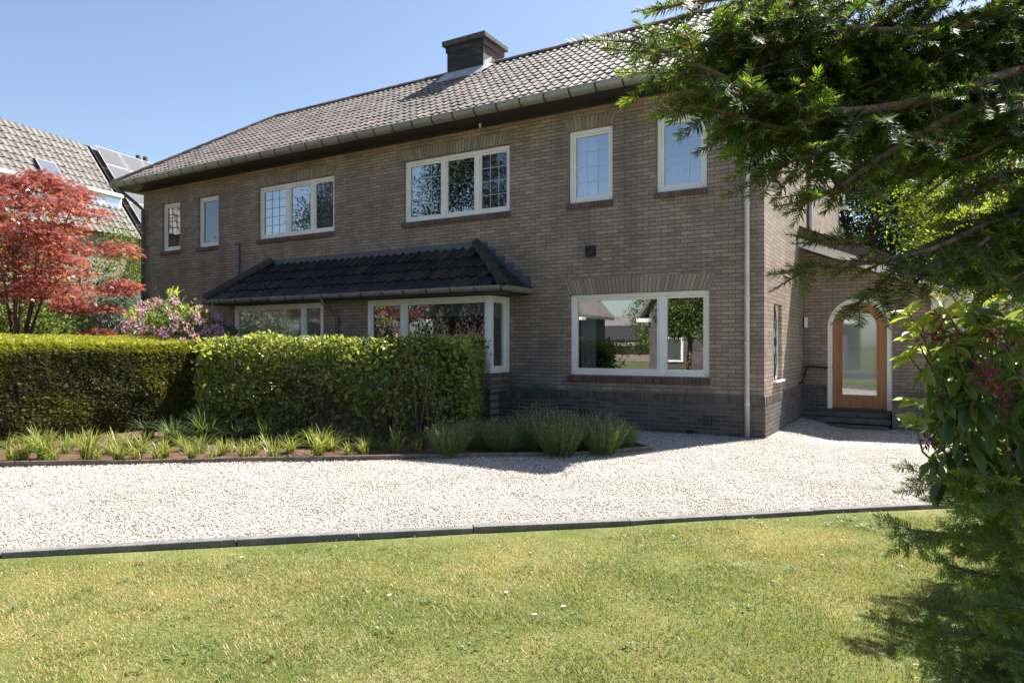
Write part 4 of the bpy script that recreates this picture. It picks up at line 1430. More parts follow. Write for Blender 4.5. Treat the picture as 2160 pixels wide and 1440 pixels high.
# leaf materials
M['lf_hedge'] = leaf_mat('hedge_leaf', [(0, (.09, .118, .03)), (.5, (.165, .205, .06)), (.9, (.26, .29, .095)), (1, (.40, .31, .08))], .5, .27, .6, tboost=1.9)
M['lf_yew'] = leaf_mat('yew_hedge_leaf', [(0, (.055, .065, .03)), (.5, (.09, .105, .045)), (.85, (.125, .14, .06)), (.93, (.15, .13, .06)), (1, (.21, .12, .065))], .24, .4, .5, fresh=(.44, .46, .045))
M['lf_maple'] = leaf_mat('red_maple_leaf', [(0, (.12, .04, .042)), (.4, (.22, .07, .062)), (.72, (.35, .125, .10)), (.9, (.46, .15, .075)), (1, (.52, .23, .10))], .34, .28, .75, tboost=1.3, tcol=(1.22, .82, .62))
M['lf_rhodo'] = leaf_mat('rhododendron_leaf', [(0, (.06, .10, .035)), (.6, (.105, .165, .055)), (1, (.15, .215, .075))], .3, .3, .55, fresh=(.38, .44, .07), tboost=1.8)
M['petal'] = leaf_mat('purple_petal', [(0, (.36, .17, .42)), (.5, (.56, .32, .56)), (1, (.76, .54, .68))], .4, .6, .2, tboost=1.1)
M['petal_old'] = leaf_mat('faded_petal', [(0, (.16, .02, .03)), (.6, (.28, .045, .06)), (1, (.22, .05, .20))], .3, .6, .2, tboost=1.2)
M['lf_blue'] = leaf_mat('blue_conifer_needle', [(0, (.16, .215, .20)), (.6, (.26, .33, .31)), (1, (.38, .45, .42))], .2, .6, .2, tboost=1.0)
M['lf_green'] = leaf_mat('shrub_leaf', [(0, (.05, .09, .018)), (.6, (.11, .17, .03)), (1, (.21, .27, .06))], .35, .42, .4)
M['lf_dark'] = leaf_mat('dark_conifer_needle', [(0, (.012, .022, .014)), (.6, (.022, .038, .022)), (1, (.045, .065, .04))], .15, .5, .3)
M['lf_light'] = leaf_mat('light_tree_leaf', [(0, (.10, .15, .02)), (.6, (.18, .23, .03)), (1, (.30, .32, .05))], .45, .45, .3, tboost=1.8)
M['lf_tree'] = leaf_mat('street_tree_leaf', [(0, (.05, .085, .02)), (.6, (.10, .15, .035)), (1, (.16, .22, .06))], .35, .5, .3)
M['needle'] = leaf_mat('yew_needle', [(0, (.03, .058, .014)), (.5, (.05, .095, .02)), (.9, (.085, .135, .032)), (.955, (.11, .15, .04)), (.97, (.34, .2, .04)), (1, (.42, .28, .07))], .34, .5, .3, fresh=(.24, .38, .045), tboost=1.9)
M['needle_low'] = leaf_mat('low_yew_needle', [(0, (.085, .13, .035)), (.5, (.13, .195, .05)), (.96, (.19, .26, .075)), (.975, (.34, .2, .05)), (1, (.42, .28, .07))], .45, .5, .35, fresh=(.36, .50, .07), tboost=1.9)
M['blade'] = leaf_mat('grass_blade', [(0, (.08, .13, .02)), (.5, (.135, .19, .032)), (1, (.22, .27, .06))], .35, .45, .35, dry=(.46, .35, .18), tboost=1.3)
M['weed'] = leaf_mat('lawn_weed_leaf', [(0, (.07, .12, .035)), (1, (.16, .24, .08))], .3, .45, .35)
M['tuft'] = leaf_mat('sedge_blade', [(0, (.10, .145, .03)), (.6, (.19, .23, .05)), (.9, (.33, .34, .10)), (1, (.48, .41, .23))], .4, .42, .4, tboost=1.4)
M['tuft_dark'] = leaf_mat('dark_sedge_blade', [(0, (.05, .09, .03)), (.6, (.09, .14, .05)), (1, (.16, .20, .09))], .35, .42, .4)
M['lav'] = leaf_mat('lavender_stem', [(0, (.08, .13, .045)), (.6, (.14, .20, .075)), (1, (.24, .29, .13))], .3, .6, .25)
M['lav_bud'] = leaf_mat('lavender_bud', [(0, (.20, .19, .13)), (1, (.34, .32, .24))], .3, .7, .2)
M['silver'] = leaf_mat('silver_leaf', [(0, (.12, .16, .11)), (1, (.26, .30, .23))], .2, .6, .2)
M['daisy'] = plain('daisy_white', (.85, .85, .82), .7, .2, var=.03)
M['daisy_c'] = plain('daisy_yellow', (.6, .42, .04), .8, .2)


# ------------------------------------------------------------ gravel stones
def stones():
    xs, ys = rng.uniform(-9.5, 6.5, 1200000), rng.uniform(-11.0, 5.5, 1200000)
    ok = in_poly(xs, ys, GRAVEL)
    xs, ys = xs[ok], ys[ok]
    vx, vz = camxz(xs, ys)
    ok = (vz > 2.8) & (np.abs(vx / vz) < .95) & (vz < 17)
    xs, ys, vz = xs[ok], ys[ok], vz[ok]
    keep = rng.random(len(xs)) < np.clip(1.0 - (vz - 6) * .06, .35, 1)
    xs, ys = xs[keep][:430000], ys[keep][:430000]
    n = len(xs)
    t = np.array([(1, 0, 0), (.4, .75, .1), (-.55, .62, 0), (-.95, -.1, .1), (-.3, -.75, 0), (.6, -.62, .1), (.12, .1, .6), (-.2, -.15, .55)])
    f = np.array([(0, 1, 6), (1, 2, 6), (2, 7, 6), (2, 3, 7), (3, 4, 7), (4, 5, 7), (5, 6, 7), (5, 0, 6)])
    a = rng.uniform(0, 2 * np.pi, n)
    D = np.c_[np.cos(a), np.sin(a), rng.normal(0, .25, n)]
    U = np.c_[rng.normal(0, .35, n), rng.normal(0, .35, n), np.ones(n)]
    s = rng.uniform(.0042, .0088, n)
    S = np.c_[s * rng.uniform(.8, 1.3, n), s * rng.uniform(.7, 1.1, n), s * rng.uniform(.8, 1.4, n)]
    z = gz(xs, ys) + .018 * (vnoise(xs, ys, 3, 1.3) - .5) + rng.uniform(-.006, .008, n)
    V, Fc = scatter(t, f, frames(D, U), np.c_[xs, ys, z], S)
    tag(np_obj('gravel', V, Fc, M['stone']), 'loose white gravel spread over the drive', 'gravel', kind='stuff')


stones()
x, y = gpt(292, 1192)
leaves('fallen_leaf', np.array([(x, y, .022), (x + .02, y + .012, .022), (x - .015, y + .02, .024)]), np.array([(1, .3, .1), (-.4, 1, .05), (.5, -1, .1)]), np.array([(0, .2, 1.), (.2, 0, 1), (-.2, .1, 1)]), .04, .024, M['bark_red'], None)
tag(bpy.data.objects['fallen_leaf'], 'dry brown leaves lying on the gravel at the left near the kerb', 'leaf')
a_, b_ = gpt(52, 1030), gpt(84, 1022)
tag(MB().tube([(a_[0], a_[1], .02), ((a_[0] + b_[0]) / 2, (a_[1] + b_[1]) / 2 + .02, .026), (b_[0], b_[1], .022)], [.004, .005, .002], 5).build('fallen_twig', M['bark']), 'thin brown twig lying on the gravel at the far left', 'twig')


# ------------------------------------------------------------ lawn blades
def lawn():
    xs, ys = rng.uniform(-7, 7, 1500000), rng.uniform(-11, -1.5, 1500000)
    vx, vz = camxz(xs, ys)
    ok = (vz > 2.55) & (vz < 7) & (np.abs(vx / vz) < .92)
    xs, ys = xs[ok], ys[ok]
    off = [(x + .045, y - .05) for x, y in KERB]
    ok = in_poly(xs, ys, off + [(9, -2.0), (9, -20), (-6.5, -20)])
    xs, ys = xs[ok][:350000], ys[ok][:350000]
    thin = vnoise(xs, ys, 31, 1.7) * .6 + vnoise(xs, ys, 32, 6) * .4
    k0 = rng.random(len(xs)) < np.clip(.25 + thin * 1.35, 0, 1)
    xs, ys, thin = xs[k0], ys[k0], thin[k0]
    edge = in_poly(xs, ys, [(x + .15, y - .16) for x, y in KERB] + [(9, -2.0), (9, -20), (-6.5, -20)]) | (rng.random(len(xs)) < .22)
    xs, ys, thin = xs[edge], ys[edge], thin[edge]
    n = len(xs)
    dry = .55 * vnoise(xs, ys, 21, .55) + .35 * vnoise(xs, ys, 22, 1.6) + .25 * vnoise(xs, ys, 23, 7.0)
    dry = sm(dry + rng.normal(0, .14, n), .53, .99)
    dry = np.where(rng.random(n) < .16, np.clip(dry + .65, 0, 1), dry)
    lush = vnoise(xs, ys, 24, 2.2)
    h = rng.uniform(.012, .030, n) * (.65 + .8 * lush) * (1.05 - .3 * dry)
    a = rng.uniform(0, 2 * np.pi, n)
    lean = rng.uniform(.25, 1.25, n)
    D = np.c_[np.cos(a) * lean, np.sin(a) * lean, np.ones(n)]
    U = np.c_[-np.cos(a), -np.sin(a), lean + .2]
    t = np.array([(-.5, 0, 0), (.5, 0, 0), (.38, .55, .06), (-.38, .55, .06), (0, 1, -.12)])
    f = np.array([(0, 1, 2), (0, 2, 3), (3, 2, 4)])
    S = np.c_[rng.uniform(.0020, .0038, n), h * np.sqrt(1 + lean ** 2) * .9, h]
    V, Fc = scatter(t, f, frames(D, U), np.c_[xs, ys, lawn_z(xs, ys) - .002], S)
    tag(np_obj('grass', V, Fc, M['blade'], attrs={'dry': np.repeat(dry, 5)}), 'short patchy lawn grass, green with straw coloured spots', 'grass', kind='stuff')
    # broad-leaved weeds in the turf
    C = []
    while len(C) < 150:
        x, y = random.uniform(-5, 4), random.uniform(-9.5, -3)
        v = camxz(x, y)
        if 2.6 < v[1] < 5.6 and abs(v[0] / v[1]) < .75 and in_poly([x], [y], off + [(9, -2), (9, -20), (-6.5, -20)])[0]:
            C.append((x, y))
    P, D, U = [], [], []
    for (x, y) in C:
        m_ = random.randint(6, 22); r = random.uniform(.015, .07)
        for _ in range(m_):
            a = random.uniform(0, 6.28); q_ = r * math.sqrt(random.random())
            P.append((x + q_ * math.cos(a), y + q_ * math.sin(a), float(lawn_z(x, y)) + random.uniform(.006, .018)))
            D.append((math.cos(a), math.sin(a), random.uniform(.05, .5))); U.append((random.gauss(0, .2), random.gauss(0, .2), 1))
    tag(leaves('lawn_weeds', np.array(P), np.array(D), np.array(U), rng.uniform(.012, .026, len(P)), rng.uniform(.008, .014, len(P)), M['weed'], None), 'small clover and weed rosettes in the lawn', 'weeds', kind='stuff')


lawn()

# daisies
dd = [((880, 1128), 'white daisy in the grass just below the kerb'), ((822, 1270), 'white daisy in mid lawn left of centre'), ((1932, 1418), 'white daisy in the shaded lawn under the yew'), ((1068, 1262), 'white daisy near a pale weed patch in mid lawn'),
      ((1188, 1290), 'white daisy right of the lawn centre'), ((510, 1186), 'white daisy at the upper left of the lawn'), ((1735, 1175), 'white daisy on the sunny lawn right of the straw patch'), ((1128, 1315), 'white daisy low in the middle of the lawn')]
for (pp, lab) in dd:
    x, y = gpt(*pp)
    z = float(lawn_z(x, y))
    r = thing('daisy', lab, 'daisy', (x, y, z), 'daisies dotted over the lawn')
    mb = MB()
    for k in range(12):
        a = k * math.pi / 6
        c, s = math.cos(a), math.sin(a)
        mb.quad((c * .003, s * .003, .024), (c * .008 - s * .0022, s * .008 + c * .0022, .026), (c * .013, s * .013, .025), (c * .008 + s * .0022, s * .008 - c * .0022, .026))
    mb.build('petals', M['daisy'], r, local=True)
    mb = MB(); mb.tube([(0, 0, .022), (0, 0, .028)], [.0045, .003], 8); mb.tube([(0, 0, 0), (0, 0, .022)], .001, 4); mb.build('flower_centre', M['daisy_c'], r, local=True)


# ------------------------------------------------------------ hedges
def broad_hedge(name, label, quadpts, h, depth_in, n, seed, stems=10):
    """quadpts: 4 ground corners (front-left, front-right, back-right, back-left)"""
    r = np.random.default_rng(seed)
    A = np.array(quadpts, float)
    root = thing(name, label, 'hedge', (A[:, 0].mean(), A[:, 1].mean(), 0))
    P, Nn = [], []
    cen = A.mean(0)
    per = [(A[i], A[(i + 1) % 4]) for i in range(4)]
    lens = [np.linalg.norm(b - a) for a, b in per]
    area = [l * h for l in lens] + [lens[0] * lens[1]]
    tot = sum(area)
    for i in range(5):
        m = int(n * area[i] / tot)
        if i < 4:
            a, b = per[i]
            t = (b - a) / lens[i]
            nrm = np.array([t[1], -t[0]])
            u = r.random(m); z = r.random(m) ** .8
            z = z * h
            deep = r.random(m) ** 1.6 * depth_in
            bulge = .07 * np.sin(z / h * np.pi) + .20 * (vnoise(u * lens[i], z, seed + i, 2.6) - .5) - .12 * (1 - np.clip(z / .35, 0, 1)) - .20 * np.clip((z / h - .80) / .20, 0, 1) ** 2
            # ends rounded
            endr = np.minimum(u, 1 - u) * lens[i]
            bulge = bulge - .24 * (1 - np.clip(endr / .35, 0, 1)) ** 2
            q_ = a[None] + (b - a)[None] * u[:, None] + nrm[None] * (bulge - deep)[:, None]
            hol = vnoise(u * lens[i], z, seed + i + 20, 3.4)
            low = ((z < .5) & (r.random(m) < .75 * (1 - z / .5))) | ((hol < .34) & (z < h * .82) & (r.random(m) < .8))
            q_, z, = q_[~low], z[~low]
            P.append(np.c_[q_, z]); Nn.append(np.tile([nrm[0], nrm[1], .25], (len(q_), 1)))
        else:
            u, v = r.random(m), r.random(m)
            q_ = (A[0][None] * (1 - u)[:, None] + A[1][None] * u[:, None]) * (1 - v)[:, None] + (A[3][None] * (1 - u)[:, None] + A[2][None] * u[:, None]) * v[:, None]
            ed_ = np.minimum(np.minimum(u, 1 - u) * lens[0], np.minimum(v, 1 - v) * lens[1])
            z = h - r.random(m) ** 1.6 * depth_in + .16 * (vnoise(q_[:, 0], q_[:, 1], seed + 9, 2.2) - .5) - .13 * (1 - np.clip(ed_ / .25, 0, 1)) ** 2 + (r.random(m) < .04) * r.uniform(0, .09, m)
            P.append(np.c_[q_, z]); Nn.append(np.tile([0, 0, 1.0], (m, 1)))
    P = np.concatenate(P); Nn = np.concatenate(Nn)
    m = len(P)
    D = Nn * .35 + r.normal(0, .55, (m, 3)) + np.array([0, 0, -.25])
    U = Nn + r.normal(0, .5, (m, 3)) + np.array([0, 0, .55])
    ln = r.uniform(.045, .095, m)
    leaves('foliage', P, D, U, ln, ln * r.uniform(.5, .7, m), M['lf_hedge'], root)
    mb = MB()
    rr = random.Random(seed)
    for k in range(stems):
        u, v = rr.random(), rr.uniform(.12, .8)
        b = (A[0] * (1 - u) + A[1] * u) * (1 - v) + (A[3] * (1 - u) + A[2] * u) * v
        for q_ in range(4):
            e = np.array([b[0] + rr.uniform(-.35, .35), b[1] + rr.uniform(-.3, .3)])
            hh = h * rr.uniform(.55, .93)
            mb.tube([(b[0], b[1], -.02), ((b[0] * .6 + e[0] * .4), (b[1] * .6 + e[1] * .4), hh * .35), (e[0], e[1], hh)], [.014, .010, .004], 5)
    mb.build('stems', M['bark'], root)
    return root


HA = gpt(400, 922); HB = gpt(868, 941)
broad_hedge('broadleaf_hedge', 'glossy green clipped hedge in front of the bay windows', [HA, HB, (HB[0] + .55, HB[1] + .85), (HA[0] + .3, HA[1] + 1.0)], 1.46, .34, 23000, 41, 30)
broad_hedge('broadleaf_hedge', 'darker shaded end of hedge turning towards the bay window', [(HB[0] - .25, HB[1] + .75), (HB[0] + .42, HB[1] + .62), (-4.35, -.75), (-5.2, -.72)], 1.40, .3, 13000, 57, 7)

# clipped yew hedge: many short sprigs over a flat face and flat top
def sprig(k=5):
    V, Fc = [], []
    for i in range(k):
        s = -1 if i % 2 else 1
        y = .12 + .7 * i / k
        a = .8
        d = np.array([math.sin(a) * s, math.cos(a), .12 * (i % 3 - 1)])
        w = np.array([d[1], -d[0], 0]) * .11
        o = np.array([0, y, 0])
        b = len(V)
        V += [o, o + d * .28 - w, o + d * .5, o + d * .28 + w]
        Fc += [(b, b + 3, b + 2), (b, b + 2, b + 1)]
    b = len(V)
    V += [np.array(p) for p in ((-.03, 0, 0), (.03, 0, 0), (.02, .95, 0), (-.02, .95, 0))]
    Fc += [(b, b + 1, b + 2), (b, b + 2, b + 3)]
    return np.array(V), np.array(Fc)


SPR, SPRF = sprig()


def yew_hedge():
    r = np.random.default_rng(77)
    f0, f1 = np.array(gpt(-330, 985)), np.array(gpt(425, 897))
    t = (f1 - f0) / np.linalg.norm(f1 - f0); nrm = np.array([t[1], -t[0]])
    if np.dot(nrm, CAM - f0) < 0: nrm = -nrm
    Ln = np.linalg.norm(f1 - f0); h = 1.37; dp = .85
    root = thing('yew_hedge', 'dark clipped yew hedge with bright yellow-green top along the left bed', 'hedge', ((f0[0] + f1[0]) / 2, (f0[1] + f1[1]) / 2, 0))
    n1, n2, n3 = 62000, 24000, 6000
    u, z = r.random(n1) * Ln, r.random(n1) * h
    bl = .07 * (vnoise(u, z, 61, 1.6) - .5) + .05 * (vnoise(u, z, 62, 5) - .5) - .10 * np.clip((z / h - .9) / .1, 0, 1) ** 2 - .10 * (1 - np.clip(z / .3, 0, 1))
    dpt = bl - r.random(n1) ** 2 * .14
    P1 = np.c_[f0[None] + t[None] * u[:, None] + nrm[None] * dpt[:, None], z]
    N1 = np.tile([nrm[0], nrm[1], .15], (n1, 1))
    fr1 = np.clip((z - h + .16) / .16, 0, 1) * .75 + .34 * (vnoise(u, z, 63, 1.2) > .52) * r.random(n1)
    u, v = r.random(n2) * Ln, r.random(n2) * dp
    z2 = h + .10 * v / dp + .04 * (vnoise(u, v, 64, 2) - .5) - r.random(n2) ** 2 * .08
    P2 = np.c_[f0[None] + t[None] * u[:, None] - nrm[None] * v[:, None], z2]
    N2 = np.tile([0, 0, 1.], (n2, 1)); fr2 = r.uniform(.45, 1, n2)
    v, z3 = r.random(n3) * dp, r.random(n3) * h
    P3 = np.c_[f1[None] - nrm[None] * v[:, None] + t[None] * (r.normal(0, .03, n3))[:, None], z3]
    N3 = np.tile([t[0], t[1], .2], (n3, 1)); fr3 = np.clip((z3 - h + .15) / .15, 0, 1) * .7
    P, N_, fr = np.concatenate([P1, P2, P3]), np.concatenate([N1, N2, N3]), np.concatenate([fr1, fr2, fr3])
    m = len(P)
    D = N_ * .9 + r.normal(0, .45, (m, 3)); U = r.normal(0, .4, (m, 3)) + np.array([0, 0, 1.0])
    ln = r.uniform(.034, .06, m)
    V, Fc = scatter(SPR, SPRF, frames(D, U), P, np.c_[ln, ln, ln])
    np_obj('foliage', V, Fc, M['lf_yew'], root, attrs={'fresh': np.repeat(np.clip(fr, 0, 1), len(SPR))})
    mb = MB()
    for k in range(26):
        b = f0 + t * (k + .5) * Ln / 26 - nrm * (.35 + random.uniform(-.1, .1))
        mb.tube([(b[0], b[1], -.02), (b[0] + random.uniform(-.1, .1), b[1] + random.uniform(-.1, .1), .7), (b[0], b[1], 1.25)], [.03, .02, .008], 6)
        for q_ in range(3):
            e = b + nrm * .25 * random.choice((-1, 1)) + t * random.uniform(-.3, .3)
            mb.tube([(b[0], b[1], .3), (e[0], e[1], .5 + .35 * q_)], [.012, .004], 5)
    # dense dead inner twigs, so that no daylight shows through
    for k in range(500):
        b = f0 + t * random.random() * Ln - nrm * random.uniform(.12, .5)
        e = b + t * random.uniform(-.3, .3) + nrm * random.uniform(-.1, .1)
        z_ = random.uniform(.05, 1.1)
        mb.tube([(b[0], b[1], z_), (e[0], e[1], z_ + random.uniform(0, .3))], [.008, .003], 4, cap=False)
    mb.build('stems', M['bark'], root)


yew_hedge()


# ------------------------------------------------------------ shrubs and trees from clumps of leaves
def clump_points(c, rad, ncl, npc, seed, spread=.28, flat=.6, shell=.55, lo=-1.0):
    r = np.random.default_rng(seed)
    c, rad = np.array(c, float), np.array(rad, float)
    d = r.normal(size=(ncl * 3, 3)); d /= np.linalg.norm(d, axis=1, keepdims=True)
    d = d[d[:, 2] > lo][:ncl]
    q_ = shell + (1 - shell) * r.random(len(d)) ** .6
    lump = 1 + .28 * (r.random(len(d)) - .5)
    C = c + d * rad * (q_ * lump)[:, None]
    P = np.repeat(C, npc, 0) + r.normal(0, 1, (len(C) * npc, 3)) * np.array([1, 1, flat]) * spread * rad.mean()
    O = P - c
    return C, P, O / (np.linalg.norm(O, axis=1, keepdims=True) + 1e-6), r


def bush(name, label, cat, base, rad, mat, ncl, npc, llen, lw, seed, cz=None, spread=.2, flat=.7, tmpl=None, droop=.0, trunk=.04, group=None, shell=.5, tips=7, part='crown', out=.6, lo=-.8, barkmat='bark'):
    base = Vector(base)
    root = thing(name, label, cat, base, group)
    c = (base.x, base.y, cz if cz is not None else rad[2])
    C, P, O, r = clump_points(c, rad, ncl, npc, seed, spread, flat, shell, lo)
    ok = P[:, 2] > .03
    P, O = P[ok], O[ok]
    m = len(P)
    D = O * out + r.normal(0, .55, (m, 3)) + np.array([0, 0, -droop])
    U = O * .4 + r.normal(0, .45, (m, 3)) + np.array([0, 0, .8])
    ln = r.uniform(.75, 1.25, m) * llen
    leaves(part, P, D, U, ln, ln * lw, mat, root, tmpl or (L4, L4F))
    rr = random.Random(seed)
    tp = [tuple(C[rr.randrange(len(C))]) for _ in range(tips)]
    limb_tree(root, base, tp, trunk, M[barkmat], 'trunk', seed)
    return root


def gp(px, Z, py=None):
    p = at(px, HY, Z)
    return (p.x, p.y, 0.0)


# red maple: flat sprays stacked in layers on a forked stem
def maple():
    r = np.random.default_rng(91)
    Z0 = 12.2
    b = gp(35, Z0)
    root = thing('red_maple', 'red-leaved Japanese maple behind the yew hedge at the left', 'tree', b)
    C = []
    sil = [(0, 395), (60, 352), (110, 365), (150, 372), (190, 385), (215, 430), (232, 470), (225, 520), (240, 545), (225, 590), (232, 640), (170, 660), (160, 690), (60, 690), (-150, 690), (-330, 600), (-300, 450), (-150, 380)]
    while len(C) < 285:
        px, py = r.uniform(-330, 300), r.uniform(345, 715)
        if not in_poly([px], [py], sil)[0]: continue
        if py > 618 and px < 190 and r.random() < .93: continue
        Z = Z0 + r.uniform(-1.9, 1.7)
        C.append(np.array(at(px - 46, py, Z)))
    for (px, py) in ((255, 590), (262, 588), (248, 600), (240, 600), (215, 700), (195, 705), (235, 712), (170, 700), (205, 690), (100, 372), (95, 358), (65, 360), (120, 385), (150, 385), (170, 395), (200, 440), (250, 505), (262, 520), (225, 640), (150, 630), (175, 640)):
        for _ in range(2):
            C.append(np.array(at(px, py, Z0 + r.uniform(-.6, .6))))
    C = np.array(C)
    cen = np.array(at(20, 560, Z0))
    npc = 76
    P = np.repeat(C, npc, 0)
    m = len(P)
    a, q_ = r.uniform(0, 2 * np.pi, m), np.sqrt(r.random(m)) * .30
    out = P - cen; out[:, 2] = 0
    P = P + np.c_[np.cos(a) * q_, np.sin(a) * q_, -q_ * .45 + r.normal(0, .035, m)]
    D = np.c_[np.cos(a), np.sin(a), np.full(m, -.55)] + r.normal(0, .35, (m, 3)) + out * .2
    U = np.c_[np.cos(a) * .25, np.sin(a) * .25, np.ones(m)] + r.normal(0, .3, (m, 3))
    ln = r.uniform(.065, .115, m)
    leaves('crown', P, D, U, ln, ln * 1.05, M['lf_maple'], root, (STAR, STARF))
    mb = MB()
    bx = Vector(b)
    f1 = bx + Vector((0, 0, .9))
    mb.tube([bx - Vector((0, 0, .1)), bx + Vector((.03, 0, .5)), f1], [.06, .048, .04], 8)
    for k in range(11):
        t = Vector(C[r.integers(len(C))])
        m1 = f1.lerp(t, .45) + Vector((r.uniform(-.2, .2), r.uniform(-.2, .2), .22)); m2 = f1.lerp(t, .8) + Vector((0, 0, .12))
        mb.tube([f1, m1, m2, t], [.028, .017, .010, .003], 6)
        for _ in range(2):
            e = Vector(C[r.integers(len(C))]); e = m2 + (e - m2) * .3
            mb.tube([m1, m1.lerp(e, .5) + Vector((0, 0, .08)), e], [.010, .006, .002], 5)
    mb.build('trunk', M['bark'], root, smooth=True)


maple()


def flower_shrub(name, label, px, Z, rad, ztop, seed, nfl, shoots=True):
    base = Vector(gp(px, Z))
    root = thing(name, label, 'shrub', base)
    c = (base.x, base.y, ztop - rad[2])
    C, P, O, r = clump_points(c, rad, 130, 30, seed, .12, .8, .55)
    ok = P[:, 2] > .05
    P, O = P[ok], O[ok]; m = len(P)
    D = O * .8 + r.normal(0, .6, (m, 3)); U = O * .5 + r.normal(0, .4, (m, 3)) + np.array([0, 0, .6])
    ln = r.uniform(.07, .12, m)
    fr = np.clip(r.normal(.12, .2, m), 0, 1)
    leaves('foliage', P, D, U, ln, ln * .36, M['lf_rhodo'], root, attrs={'fresh': fr})
    d = r.normal(size=(nfl * 4, 3)); d /= np.linalg.norm(d, axis=1, keepdims=True)
    d = d[(d[:, 2] > -.35)][:nfl]
    lump = 1 + .16 * (r.random(len(d)) - .3)
    T = np.array(c) + d * np.array(rad) * lump[:, None]
    k = 44
    dd_ = r.normal(size=(len(T) * k, 3)); dd_ /= np.linalg.norm(dd_, axis=1, keepdims=True)
    Q = np.repeat(T, k, 0) + dd_ * r.uniform(.035, .075, (len(T) * k, 1))
    D2 = dd_ + r.normal(0, .5, dd_.shape); l2 = r.uniform(.03, .05, len(Q))
    leaves('blossom', Q, D2, dd_ + r.normal(0, .4, dd_.shape), l2, l2 * .8, M['petal'], root)['kind'] = 'stuff'
    if shoots:
        P, D = [], []
        for (sx, sy) in ((-.75, .5), (-.62, .62), (.1, 1.12), (.16, 1.08), (.55, .62), (.72, .45), (.3, .7), (-.35, .5)):
            o = np.array(c) + np.array([RT[0], RT[1], 0]) * sx * rad[0] * 1.05 + np.array([0, 0, sy * rad[2]]) - np.array([FW[0], FW[1], 0]) * .3
            for q_ in range(26):
                a = r.uniform(0, 6.28)
                P.append(o + r.normal(0, .05, 3) + np.array([0, 0, r.uniform(0, .1)])); D.append((math.cos(a) * .8, math.sin(a) * .8, .8))
        P = np.array(P); l3 = r.uniform(.06, .10, len(P))
        leaves('young_shoots', P, np.array(D), np.tile([0, 0, 1.], (len(P), 1)), l3, l3 * .3, M['lf_rhodo'], root, attrs={'fresh': np.ones(len(P))})['kind'] = 'stuff'
    limb_tree(root, base, [tuple(C[r.integers(len(C))]) for _ in range(9)], .035, M['bark'], 'stems', seed)


flower_shrub('rhododendron', 'purple flowering rhododendron with yellow-green shoots behind the hedges', 368, 12.3, (.86, .75, .70), 2.10, 101, 105)
flower_shrub('rhododendron', 'small bluish purple rhododendron in the shade close to the house wall', 462, 13.6, (.26, .26, .35), 1.85, 102, 14, False)

bush('blue_conifer', 'blue-green conifer shrub left of the house corner', 'shrub', gp(236, 20.6), (1.15, 1.0, 1.6), M['lf_blue'], 210, 90, .15, .16, 111, cz=1.65, spread=.13, flat=.8, droop=.35, out=.9, trunk=.06)
bush('green_shrub', 'bright green leafy shrub between maple and house corner', 'shrub', gp(264, 22.5), (1.15, 1.0, 2.1), M['lf_green'], 120, 55, .075, .55, 112, cz=3.0, spread=.16, trunk=.05)
bush('green_shrub', 'low green bush under the red maple', 'shrub', gp(60, 14.0), (1.7, .8, 1.05), M['lf_green'], 190, 45, .07, .55, 113, cz=1.25, spread=.16, trunk=.03)
bush('green_shrub', 'tall green shrub filling the gap behind the red maple', 'shrub', gp(20, 15.8), (2.7, .9, 2.0), M['lf_green'], 260, 48, .085, .55, 115, cz=2.3, spread=.14, trunk=.05)
bush('green_shrub', 'pale green low bush beside the blue conifer', 'shrub', gp(178, 15.0), (.55, .5, .55), M['lf_green'], 60, 40, .06, .5, 114, cz=1.1, spread=.16, trunk=.03)

# trees behind the porch
bush('conifer_tree', 'dark blue-green conifer behind the porch roof', 'tree', gp(1815, 27), (2.5, 2.4, 5.6), M['lf_dark'], 420, 70, .26, .22, 121, cz=5.6, spread=.10, droop=.5, out=.9, trunk=.25, tips=12, lo=-1)
bush('conifer_tree', 'tall dark conifer standing at the right behind the yellow-green tree', 'tree', gp(1985, 31), (3.2, 3, 6.2), M['lf_dark'], 420, 70, .28, .22, 122, cz=6.2, spread=.10, droop=.5, out=.9, trunk=.28, tips=12, lo=-1)
bush('leafy_tree', 'sunlit yellow-green tree at the right behind the yew', 'tree', gp(2075, 21), (2.7, 2.7, 4.2), M['lf_light'], 330, 60, .13, .5, 123, cz=7.0, spread=.11, trunk=.2, tips=12)
bush('leafy_tree', 'yellow-green shrub behind the rhododendron at the right edge', 'tree', gp(2130, 15), (1.9, 1.6, 2.0), M['lf_light'], 190, 50, .10, .5, 124, cz=2.4, spread=.13, trunk=.12, tips=9)
# across the street, mirrored
bush('street_tree', 'street tree mirrored in the right living room pane', 'tree', (-5.45, -14.6, 0), (1.15, 1.1, 2.5), M['lf_tree'], 230, 60, .13, .4, 131, cz=3.5, spread=.13, trunk=.1, droop=.3)
bush('conifer_tree', 'tall conifer mirrored in the three-part upper window', 'tree', (-16.9, -17, 0), (2.6, 2.2, 6.0), M['lf_dark'], 300, 60, .24, .3, 132, cz=6.6, spread=.11, trunk=.2, droop=.4)
bush('conifer_tree', 'broad conifer mirrored in the left part of the upper windows', 'tree', (-22.5, -15, 0), (3.0, 2.2, 5.0), M['lf_dark'], 300, 60, .24, .3, 133, cz=5.6, spread=.11, trunk=.2, droop=.4)
bush('garden_bush', 'bush mirrored low in the living room window', 'shrub', (-10.0, -13.3, 0), (1.3, .9, .95), M['lf_tree'], 90, 45, .09, .45, 134, cz=.95, spread=.15, trunk=.03)
bush('garden_tree', 'small green tree between the two mirrored houses', 'tree', (-10.9, -27, 0), (1.5, 1.4, 2.0), M['lf_green'], 110, 45, .14, .5, 135, cz=2.6, spread=.15, trunk=.06)


